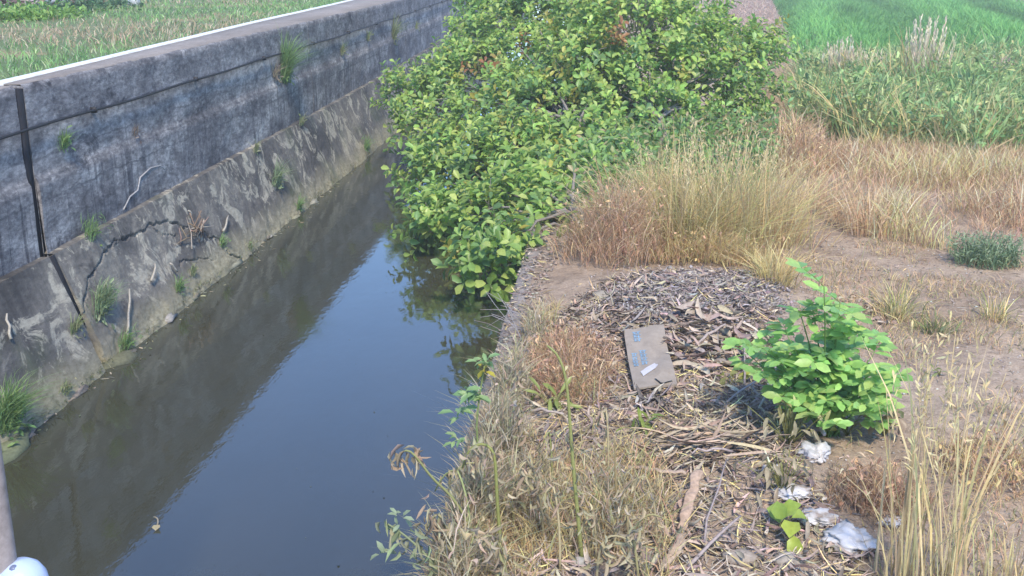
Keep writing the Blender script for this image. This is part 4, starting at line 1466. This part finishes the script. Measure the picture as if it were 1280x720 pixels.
for px, py, n, h, rx_, lab in ((668, 425, 90, .22, .10, 'low dry fringe weed at the canal edge beside the bare twigs'), (640, 500, 160, .34, .13, 'dry fringe weed at the canal edge under the green-topped weed'),
                            (618, 580, 200, .38, .15, 'dry tan fringe weed at the canal edge behind the hooked stem'), (598, 660, 220, .36, .16, 'dry tan fringe weed hanging over the canal edge in the foreground'),
                            (575, 735, 220, .34, .16, 'dry tan fringe weed at the very bottom of the canal edge'), (655, 640, 220, .30, .28, 'dry tan weed mat in the foreground left of the tallest stem'),
                            (760, 650, 200, .24, .30, 'dry tan weed mat in the foreground right of the tallest stem')):
    bb = G(px, py)
    dead_weed('fringe_weed', lab, bb, rx_, .45, n, h * 1.45, [(.56, .46, .32), (.48, .39, .26), (.44, .42, .24), (.60, .52, .40)], 40, w=.006, group='dry fringe weeds along the canal edge')

# ---- the flattened paper sack
def sack():
    cor = [G(779, 427), G(829, 421), G(846, 492), G(792, 500)]
    b = sum(cor) / 4
    t = thing('paper_sack', 'flattened grey-brown paper sack with blue print lying on the debris mound', 'sack', b)
    nu, nv = 15, 19
    u = np.linspace(0, 1, nu); v = np.linspace(0, 1, nv)
    Uu, Vv = np.meshgrid(u, v)

    def pt(Uu, Vv, lift):
        top = cor[0][None, None] * (1 - Uu)[..., None] + cor[1][None, None] * Uu[..., None]
        bot = cor[3][None, None] * (1 - Uu)[..., None] + cor[2][None, None] * Uu[..., None]
        P = top * (1 - Vv)[..., None] + bot * Vv[..., None]
        P[..., 2] = gh(P[..., 0], P[..., 1]) + .105 + .03 * (fbm(Uu * 3, Vv * 4, 91) - .5) + lift - .05 * np.clip(Vv - .8, 0, 1)
        P[..., 2] += .012 * np.sin(Vv * 9 + Uu * 2) * (Uu > .62)
        return P
    tp, bt = pt(Uu, Vv, 0), pt(Uu, Vv, -.016)
    g = Geo()
    i = (np.arange(nv - 1)[:, None] * nu + np.arange(nu - 1)[None]).ravel()
    g.add(tp, None, np.column_stack([i, i + 1, i + nu + 1, i + nu]))
    g.add(bt, None, np.column_stack([i, i + nu, i + nu + 1, i + 1]))
    ring = [j for j in range(nu)] + [r * nu + nu - 1 for r in range(1, nv)] + [(nv - 1) * nu + j for j in range(nu - 2, -1, -1)] + [r * nu for r in range(nv - 2, 0, -1)]
    R = np.vstack([tp.reshape(-1, 3)[ring], bt.reshape(-1, 3)[ring]])
    m = len(ring)
    g.add(R, None, [[j, (j + 1) % m, m + (j + 1) % m, m + j] for j in range(m)])
    g.build('sheet', 'kraft', t, b, smooth=False)

    def patch(name, mat, rects, lift):
        g = Geo()
        for (u0, u1, v0, v1) in rects:
            uu, vv = np.meshgrid(np.linspace(u0, u1, 4), np.linspace(v0, v1, 4))
            P = pt(uu, vv, lift)
            i = (np.arange(3)[:, None] * 4 + np.arange(3)[None]).ravel()
            g.add(P, None, np.column_stack([i, i + 1, i + 5, i + 4]))
        return g.build(name, mat, t, b)
    bars = []
    for r0, r1, c0, c1, rows, cols in ((.05, .22, .20, .40, 3, 1), (.36, .62, .28, .46, 4, 1), (.40, .64, .09, .24, 4, 1)):
        hgt = (r1 - r0) / rows
        for r_ in range(rows):
            y0 = r0 + r_ * hgt
            w_ = c1 - c0
            bars += [(c0, c1, y0 + hgt * .08, y0 + hgt * .24), (c0 + .02, c1 - .03, y0 + hgt * .5, y0 + hgt * .64), (c0 + w_ * .15, c0 + w_ * .3, y0 + hgt * .1, y0 + hgt * .85),
                     (c0 + w_ * .62, c0 + w_ * .78, y0 + hgt * .2, y0 + hgt * .9), (c0 + .01, c0 + w_ * .5, y0 + hgt * .76, y0 + hgt * .88)]
    patch('print', 'print_blue', bars, .004)
    # slanted paper label and folded flap
    for name, mat, quad, lift in (('paper_label', 'tag_white', [(.22, .74), (.60, .60), (.66, .68), (.26, .84)], .006), ('fold', 'kraft', [(.50, .92), (.78, .80), (.92, .97), (.62, 1.0)], .022)):
        g = Geo()
        q = np.array(quad)
        uu = np.zeros((4, 6)); vv = np.zeros((4, 6))
        for a in range(4):
            for c in range(6):
                fa, fc = a / 3, c / 5
                p_ = (q[0] * (1 - fc) + q[1] * fc) * (1 - fa) + (q[3] * (1 - fc) + q[2] * fc) * fa
                uu[a, c], vv[a, c] = p_
        P = pt(uu, vv, lift)
        i = (np.arange(3)[:, None] * 6 + np.arange(5)[None]).ravel()
        g.add(P, None, np.column_stack([i, i + 1, i + 7, i + 6]))
        g.build(name, mat, t, b)


sack()

# ---- crumpled white plastic litter
def bag(px, py, r, label, seed, lift=.04):
    import bmesh
    b = G(px, py, lift)
    bm = bmesh.new()
    bmesh.ops.create_icosphere(bm, subdivisions=4, radius=1)
    V = np.array([v.co[:] for v in bm.verts]); T = [[v.index for v in f.verts] for f in bm.faces]
    bm.free()
    k = np.array([abs(mnoise.noise(Vector(v * 1.9 + seed))) * .55 + abs(mnoise.noise(Vector(v * 4.5 + seed * 2))) * .32 + .30 * abs(mnoise.noise(Vector(v * 8 + seed))) - .16 for v in V])
    out = np.array([mnoise.noise(Vector((v[0] * 1.2 + seed, v[1] * 1.2, seed))) for v in V])
    V = V * (.72 + k + .45 * out)[:, None] * np.array(r)
    g = Geo(); g.add(V + b, T, None, (.6, .6, .6))
    tag(g.build('plastic_bag', 'plastic', None, b), label, 'plastic bag', 'white plastic litter')


bag(1062, 680, (.19, .17, .07), 'largest crumpled white plastic bag at the bottom of the picture', 1.3)
bag(1018, 572, (.10, .16, .07), 'crumpled white plastic bag under the wilted leaves below the green weed', 5.7)
bag(990, 622, (.13, .10, .04), 'bluish white plastic scrap between the two larger bags', 9.1)
bag(1022, 655, (.14, .11, .035), 'dirty grey plastic sheet left of the largest bag', 12.9)
bag(962, 598, (.06, .07, .06), 'small pale plastic scrap nearest the husks', 17.3)
bag(1115, 655, (.09, .07, .03), 'flat lilac-grey plastic scrap right of the largest bag', 21.3, .02)

# ---- the bright green weed with paired leaflets
def pinnate():
    b = G(1034, 545)
    t = thing('green_weed', 'bright green bushy weed with paired oval leaflets on the debris', 'weed', b)
    pal = ((.42, .68, .20), (.35, .62, .18), (.48, .72, .22), (.29, .54, .16), (.50, .68, .22), (.34, .58, .19))
    me = [shared_leaf('leaflet', 1.0, .46, c, w1=.95, w2=.95, fold=.10, droop=.15) for c in pal]
    tips = [(955, 430), (948, 405), (985, 455), (1000, 385), (1030, 352), (1050, 372), (1040, 420), (1075, 440), (1105, 470), (1065, 490), (1010, 470), (1095, 505),
            (970, 470), (1020, 440), (1050, 460), (1085, 465), (1000, 430), (1035, 495), (1070, 520), (1010, 510), (1045, 400), (985, 415), (1110, 490), (965, 445), (950, 450), (995, 490), (1015, 375), (1060, 410), (1090, 440), (1030, 520), (1080, 500)]
    AP, AD, AU, AS = [], [], [], []
    for i, tp in enumerate(tips):
        tip = at_y(tp[0], tp[1] + 6, b[1] + rng.normal(.02, .22))
        tip[2] = max(tip[2], float(gh(tip[0], tip[1])) + .06)
        pts = bez(b + (rng.normal(0, .03), rng.normal(0, .03), 0), b * .5 + tip * .5 + np.array([0, 0, .12]), tip, 8)
        g = Geo(); tube(g, pts, np.linspace(.008, .004, 8), (.20, .34, .10), 5); g.build('stem', 'grass', t, b)
        for k in range(4):
            s = pts[4 + k]
            a = rng.random() * 6.28
            rl = rng.uniform(.15, .24)
            dr = nrm(np.array([math.cos(a), math.sin(a), rng.uniform(0, .6)])[None])[0]
            end = s + dr * rl
            g = Geo(); tube(g, bez(s, (s + end) / 2 + (0, 0, .02), end, 4), [.003, .003, .002, .002], (.20, .34, .10), 3)
            g.build('leaf_stalk', 'grass', t, b)
            sd = nrm(np.cross(dr, [0, 0, 1.0])[None])[0]
            for j in range(4):
                q = s + dr * rl * (.25 + .24 * j)
                for sg in (-1, 1):
                    AP.append(q); AD.append(sd * sg * .9 + dr * .45 + np.array([0, 0, rng.normal(0, .22)]))
            AP.append(end); AD.append(dr)
    AP, AD = np.array(AP), np.array(AD)
    m = len(AP)
    AU = np.tile([0, -.25, 1.0], (m, 1)) + rng.normal(0, .3, (m, 3))
    AS = rng.uniform(.085, .15, m)
    o = rng.permutation(m)
    o1, o2 = o[:290], o[290:]
    leaf_objects(me, AP[o1], AD[o1], AU[o1], AS[o1], 'leaflet', t, b)
    g = Geo(); leaves(g, AP[o2], AD[o2], AU[o2], AS[o2], AS[o2] * .46, tint(len(o2), pal, .1), w1=.95, w2=.95, fold=.10, droop=.15)
    kind(g.build('foliage', 'leaf', t, b), 'stuff')
    print('leaflets', m)


pinnate()

# withered yellow leaves at its foot, and other small leafy plants
def leafy(name, label, px, py, n, Ls, cols, h, spread, stem=(.3, .3, .12), mat='leaf', droop=.3, W=.6):
    b = G(px, py)
    t = thing(name, label, 'plant', b)
    g = Geo()
    me = [shared_leaf('leaf', 1.0, W, c, mat, droop=droop) for c in cols]
    P = []
    for i in range(n):
        e = b + np.array([rng.normal(0, spread), rng.normal(0, spread), h * rng.uniform(.5, 1.1)])
        tube(g, bez(b, (b + e) / 2 + (0, 0, .04), e, 4), [.005, .004, .003, .003], stem, 4)
        P.append(e)
    g.build('stems', 'grass', t, b)
    P = np.array(P)
    d = nrm(P - b) * [1, 1, .2] + rng.normal(0, .5, (n, 3)); d[:, 2] -= droop * .6
    leaf_objects(me, P, d, np.tile([0, -.5, 1.0], (n, 1)) + rng.normal(0, .25, (n, 3)), Ls * rng.uniform(.8, 1.2, n), 'leaf', t, b)


leafy('yellow_leaf_plant', 'small plant with broad lime-yellow leaves in the foreground left of the bags', 972, 668, 6, .13, [(.50, .60, .10), (.44, .58, .11), (.36, .50, .11)], .12, .06, W=.8)
leafy('withered_plant', 'withered yellow-leaved plant at the foot of the green weed, right side', 1058, 545, 18, .085, [(.58, .54, .16), (.54, .42, .22), (.48, .44, .18)], .16, .08, W=.4)
leafy('withered_plant', 'withered tan-leaved plant drooping over the white bag', 985, 560, 46, .085, [(.46, .42, .22), (.52, .46, .32), (.42, .37, .24), (.54, .52, .20)], .34, .10, droop=.8, W=.32)
leafy('withered_plant', 'withered brown plant left of the bluish plastic scrap', 978, 618, 34, .08, [(.50, .42, .28), (.43, .34, .24)], .26, .09, droop=.8, W=.32)
leafy('withered_plant', 'withered brown plant right of the green weed base', 1105, 545, 18, .09, [(.38, .28, .2), (.3, .24, .16), (.2, .22, .1)], .22, .08, droop=.5)
leafy('sprout', 'yellowing leaf sprout on the husk heap left of the green weed', 913, 484, 7, .10, [(.42, .44, .08), (.36, .36, .12)], .10, .05)
leafy('sprout', 'small yellow-green sprout in husks below the sack', 800, 545, 12, .11, [(.30, .38, .08), (.24, .32, .08)], .14, .06, W=.25)
leafy('sprout', 'light green seedling cluster under the brown weed mat', 692, 515, 18, .14, [(.36, .42, .12), (.30, .36, .10)], .14, .05, W=.22)
leafy('sprout', 'yellow-green leafy sprout at the tree foot, nearest the water', 716, 312, 22, .13, [(.40, .42, .10), (.30, .36, .08)], .38, .12, W=.4)
leafy('sprout', 'yellowish sprout between the tree foot and the brown bush', 738, 312, 18, .12, [(.42, .42, .12), (.34, .36, .10)], .34, .10, W=.4)
leafy('sprout', 'tiny green sprout on the soil right of the green weed', 1174, 470, 6, .06, [(.28, .34, .12)], .05, .03, W=.3)

# ---- wilted weeds leaning over the water's edge
def wilted(label, base_px, knots, r, stemcol, leaf_at, leafcols, leafL=.10, n_leaf=26, mat='dry', dY=0.0, W=.35, green=()):
    b = G(*base_px)
    t = thing('wilted_weed', label, 'weed', b, 'wilted weeds at the canal edge')
    K = [b] + [at_y(px, py, b[1] + dY * (i + 1) / len(knots)) for i, (px, py) in enumerate(knots)]
    K = np.array(K)
    tt = np.linspace(0, len(K) - 1, 16)
    P = np.column_stack([np.interp(tt, np.arange(len(K)), K[:, c]) for c in range(3)])
    for _ in range(2):
        P[1:-1] = (P[:-2] + 2 * P[1:-1] + P[2:]) / 4
    g = Geo(); tube(g, P, np.linspace(r, r * .45, 16), stemcol, 6); g.build('stem', 'grass', t, b, smooth=True)
    if n_leaf:
        i0, i1 = int(leaf_at[0] * 15), max(int(leaf_at[1] * 15), 1)
        g = Geo()
        n_leaf = int(n_leaf * 1.1); leafL *= .7
        q = P[rng.integers(i0, i1 + 1, n_leaf)] + rng.normal(0, .035, (n_leaf, 3))
        d = rng.normal(0, .5, (n_leaf, 3)); d[:, 2] -= .9
        leaves(g, q, d, rng.standard_normal((n_leaf, 3)), leafL * rng.uniform(.6, 1.3, n_leaf), leafL * W * rng.uniform(.3, .9, n_leaf), tint(n_leaf, leafcols, .15), fold=.8, droop=.6)
        g.build('hanging_leaves', mat, t, b)
    for (px, py, n, s, cols) in green:
        c = at_y(px, py, b[1] + dY * .7)
        me = [shared_leaf('leaf', 1, .42, cc, droop=.45) for cc in cols]
        d = rng.standard_normal((n, 3)) * [1, .7, .5]
        leaf_objects(me, c + rng.normal(0, s * .25, (n, 3)), d, np.tile([0, -.4, 1.0], (n, 1)) + rng.normal(0, .3, (n, 3)), s * rng.uniform(.7, 1.2, n), 'leaf', t, b)
    return t


BR = [(.48, .38, .27), (.40, .31, .22), (.56, .46, .34)]
OL = [(.50, .44, .28), (.54, .48, .32), (.42, .37, .22)]
GR = [(.30, .46, .20), (.24, .40, .18), (.36, .50, .22)]
wilted('arching wilted weed with shrivelled brown tip hanging out over the water', (606, 705), ((590, 660), (565, 618), (540, 600), (518, 566), (505, 560), (494, 575)), .010, (.33, .34, .14), (.7, 1), BR, .13, 24, green=())
wilted('upright weed with fresh green leaves at its top, leaning over the water', (622, 655), ((606, 600), (594, 540), (600, 490), (606, 455)), .009, (.27, .34, .13), (.1, .5), BR + OL, .09, 20, green=((590, 492, 16, .085, GR), (606, 452, 12, .075, GR), (578, 518, 9, .075, GR), (568, 552, 9, .07, GR), (604, 465, 4, .07, [(.55, .48, .08)])))
wilted('yellow-green thick stemmed weed bent over like a hook at the canal edge', (628, 700), ((622, 640), (620, 590), (618, 560), (602, 553), (585, 560), (578, 585)), .012, (.34, .36, .12), (.4, 1), OL + BR, .12, 34)
wilted('tallest bare stem, green below and yellowing above, beside the sack', (728, 705), ((722, 640), (716, 580), (712, 520), (708, 470), (698, 442), (684, 432)), .013, (.36, .38, .14), (.05, .45), BR + OL, .12, 40)
wilted('slim olive stem standing among husks right of the tallest stem', (772, 668), ((771, 630), (769, 590), (768, 545)), .010, (.38, .30, .16), (.1, .7), OL, .09, 16)
wilted('pale green weed sprawling over the water at the bottom edge', (560, 760), ((548, 715), (530, 690), (505, 668), (485, 655)), .009, (.32, .36, .2), (.4, 1), [(.30, .35, .2), (.36, .38, .24)], .12, 30, green=((484, 690, 9, .06, [(.36, .44, .28), (.42, .48, .32)]), (500, 645, 9, .06, [(.36, .44, .28)])))
wilted('wilted tan weed hanging at the bottom edge nearest the water', (575, 745), ((566, 690), (556, 650), (545, 640), (534, 660)), .010, (.40, .36, .2), (.2, 1), OL + BR, .12, 50)
wilted('wilted brown weed between the hooked stem and the tallest stem', (680, 690), ((678, 640), (672, 605), (660, 590), (648, 605)), .008, (.38, .32, .18), (.2, 1), BR + OL, .11, 46)
wilted('dry brown weed left of the grey husk fan', (652, 600), ((650, 550), (645, 505), (650, 470)), .007, (.32, .26, .17), (.2, 1), BR, .10, 46)
wilted('straw-coloured weed bent double in the bottom foreground', (745, 735), ((748, 690), (760, 668), (785, 672), (800, 700)), .009, (.46, .40, .24), (.2, 1), OL, .11, 36)
wilted('straw-coloured weed with hooked tip right of the bent double one', (800, 745), ((796, 700), (790, 660), (812, 640), (834, 650)), .008, (.44, .40, .2), (.2, 1), OL + BR, .10, 36)
wilted('wilted weed in front of the hooked stem, reaching out of the bottom edge', (640, 760), ((634, 720), (628, 690), (618, 668), (600, 672)), .009, (.36, .34, .18), (.15, 1), OL + BR, .12, 50)
wilted('thin wilted weed at the canal edge below the brown weed mat', (640, 560), ((634, 520), (628, 480), (640, 470)), .006, (.36, .36, .2), (.3, 1), OL, .08, 24)

# thin hooked stalks standing among the foreground weeds
for px, py, where in ((590, 700, 'nearest the water'), (612, 668, 'behind the one nearest the water'), (668, 655, 'left of the tallest stem'), (700, 718, 'at the bottom edge before the tallest stem'), (690, 610, 'just below the grey husk fan'),
                      (745, 700, 'right of the tallest stem'), (760, 610, 'beside the slim olive stem'), (655, 560, 'left of the grey husk fan'), (785, 705, 'left of the thick husk branch'), (820, 690, 'against the thick husk branch')):
    b = G(px, py)
    h_ = rng.uniform(.25, .55); a_ = rng.uniform(1.5, 4.5)
    dd_ = np.array([math.cos(a_), math.sin(a_) * .5, 0]) * h_ * rng.uniform(.15, .45)
    t = thing('hooked_stalk', 'thin yellowish stalk with drooping hooked tip ' + where, 'weed', b, 'hooked stalks in the foreground')
    pp = np.vstack([bez(b, b + (0, 0, h_ * .7), b + dd_ * .5 + (0, 0, h_), 7), bez(b + dd_ * .5 + (0, 0, h_), b + dd_ + (0, 0, h_ * 1.02), b + dd_ * 1.4 + (0, 0, h_ * .72), 5)[1:]])
    cl = tint(1, [(.56, .52, .24), (.60, .50, .30), (.44, .46, .20)], .1)[0]
    g = Geo(); tube(g, pp, np.linspace(.008, .004, len(pp)), cl, 5); g.build('stem', 'grass', t, b, smooth=True)
    g = Geo(); k_ = 14
    q = pp[rng.integers(4, len(pp), k_)] + rng.normal(0, .02, (k_, 3))
    d = rng.normal(0, .4, (k_, 3)); d[:, 2] -= 1
    leaves(g, q, d, rng.standard_normal((k_, 3)), rng.uniform(.04, .10, k_), .014, tint(k_, BR + OL, .15), fold=.8, droop=.5); g.build('hanging_leaves', 'dry', t, b)

# tall straw stalks in the right foreground
for px, py, n, h, tilt, lab in ((1128, 735, 30, 1.0, .15, 'tall straw stalk clump in the right foreground, left one'), (1178, 738, 30, .95, .3, 'tall straw stalk clump in the right foreground, leaning right'),
                                (1262, 745, 40, .35, .3, 'short straw clump in the bottom right corner')):
    clump('straw_stalks', lab, 'grass', G(px, min(py, 790)), .07, n, h, [(.66, .54, .30), (.60, .47, .27), (.56, .50, .26)], w=.011, lean=.28, heads=10 if h > .5 else 0, mat='dry', group='straw stalks in the right foreground', az=1.0 if tilt > .2 else 1.6)

# bare twigs reaching over the water under the tree
t0 = G(668, 400)
t = thing('bare_twigs', 'thin pale bare twigs reaching over the water at the canal edge', 'twigs', t0)
for i in range(22):
    A_ = G(rng.uniform(655, 676), rng.uniform(385, 445), .03)
    B2 = at_y(rng.uniform(585, 650), rng.uniform(360, 425), A_[1] - rng.uniform(0, .4))
    g = Geo(); tube(g, wob(bez(A_, (A_ + B2) / 2 + (0, 0, .05), B2, 5), .012), np.linspace(.005, .002, 5), tint(1, [(.42, .40, .42), (.34, .3, .28)], .1)[0], 3)
    g.build('twig', 'bark', t, t0)

# floating leaf and specks on the water
b = at_z(197, 658, .004)
t = thing('floating_leaf', 'small yellow dead leaf with curled stalk floating on the water', 'leaf', b)
g = Geo(); leaves(g, (b + (0, 0, .012))[None], np.array([[.2, -1, .05]]), np.array([[0, 0, 1.]]), .075, .06, np.array([(.60, .50, .30)]), fold=.2); g.build('blade', 'dry', t, b)
g = Geo(); tube(g, bez(b + (0, 0, .012), b + (0, .05, .05), b + (-.06, .08, .03), 6), .006, (.5, .44, .34), 4); g.build('stalk', 'dry', t, b)
g = Geo()
q = np.array([at_z(rng.normal(510, 26), rng.normal(360, 10), .004) for _ in range(26)] + [at_z(rng.uniform(300, 600), rng.uniform(380, 720), .004) for _ in range(26)])
chips(g, q, rng.uniform(.004, .010, len(q)), tint(len(q), [(.05, .06, .05), (.12, .12, .08)], .2), .15)
n = 240
yq = 7.5 + 14 * rng.random(n)
pos = np.column_stack([np.where(rng.random(n) < .6, wx(yq) + .58 + np.abs(rng.normal(0, .10, n)), -1.02 - np.abs(rng.normal(0, .12, n))), yq, np.full(n, .006)])
strips(g, pos, rng.uniform(.02, .09, n), rng.uniform(.004, .016, n), tint(n, [(.30, .27, .18), (.42, .38, .28), (.18, .2, .12)], .2), tilt=.02, curl=.4, cup=.05)
kind(g.build('floating_specks', 'litter'), 'stuff', 'tiny dark specks floating on the water')

# ---- instrument post at the lower left corner
pb = at_y(-7, 640, 3.6)
b = np.array([pb[0], pb[1], -.7])
t = thing('instrument_post', 'brownish steel post with pale blue domed instrument at the lower left corner', 'post', b)
g = Geo(); tube(g, [(b[0], b[1], z) for z in (-.7, .5, 2.0, 3.6, 4.4)], .055, (.3, .26, .24), 14); g.build('pole', 'post_steel', t, b, smooth=True)
dc = at_y(28, 730, 3.6)
g = Geo()
prof = [(0.0, .088), (.035, .082), (.062, .062), (.080, .03), (.086, -.01), (.086, -.06), (.07, -.075), (0, -.078)]
ns = 24
V = [[dc[0] + r_ * math.cos(a), dc[1] + r_ * math.sin(a), dc[2] + z_] for (r_, z_) in [(a_ * 1.15, b__ * 1.15) for a_, b__ in prof] for a in np.arange(ns) / ns * 2 * math.pi]
g.add(V, None, [[i * ns + k, i * ns + (k + 1) % ns, (i + 1) * ns + (k + 1) % ns, (i + 1) * ns + k] for i in range(len(prof) - 1) for k in range(ns)])
dome = g.build('dome', 'dome_plastic', t, b, smooth=True)
g = Geo(); tube(g, [dc + (-.005, -.03, .07), dc + (-.005, -.035, .092), dc + (-.005, -.037, .098)], [.016, .016, .008], (.1, .12, .2), 8); g.build('bolt', 'bolt', dome, (0, 0, 0)).location = -Vector(dome.matrix_basis.translation) - Vector(b)
g = Geo(); tube(g, [(b[0], b[1], dc[2] - .03), ((b[0] + dc[0]) / 2, dc[1], dc[2] - .03), (dc[0] - .03, dc[1], dc[2] - .03)], .026, (.4, .4, .42), 8); g.build('arm', 'post_steel', t, b, smooth=True)
g = Geo(); tube(g, [(b[0], b[1], dc[2] - .09), (b[0], b[1], dc[2] + .04)], .068, (.5, .5, .5), 14); g.build('clamp', 'pipe_white', t, b, smooth=True)

g = Geo()
ra = np.linspace(0, 2 * math.pi, 25)
tube(g, np.column_stack([dc[0] + .1 * np.cos(ra), dc[1] + .1 * np.sin(ra), np.full(25, dc[2] - .012)]), .004, (.3, .34, .42), 5); g.build('seam', 'bolt', t, b, smooth=True)
for zz_ in (-.06, .015):
    g = Geo(); tube(g, [(b[0] + .05, b[1] - .05, dc[2] + zz_), (b[0] + .07, b[1] - .075, dc[2] + zz_)], .009, (.3, .3, .3), 6); g.build('clamp_bolt', 'post_steel', t, b)

# ---- humid morning air round the whole place
m = bpy.data.materials.new('haze'); m.use_nodes = True
nt = m.node_tree
nt.nodes.remove(nt.nodes['Principled BSDF'])
pv = nt.nodes.new('ShaderNodeVolumePrincipled')
pv.inputs['Color'].default_value = (.93, .95, 1.0, 1)
pv.inputs['Density'].default_value = .0022
nt.links.new(pv.outputs[0], nt.nodes['Material Output'].inputs['Volume'])
M['haze'] = m
g = Geo()
box(g, -430, 440, -260, 440, -2.0, 9.0)
kind(g.build('haze', 'haze'), 'stuff', 'thin humid haze in the air')
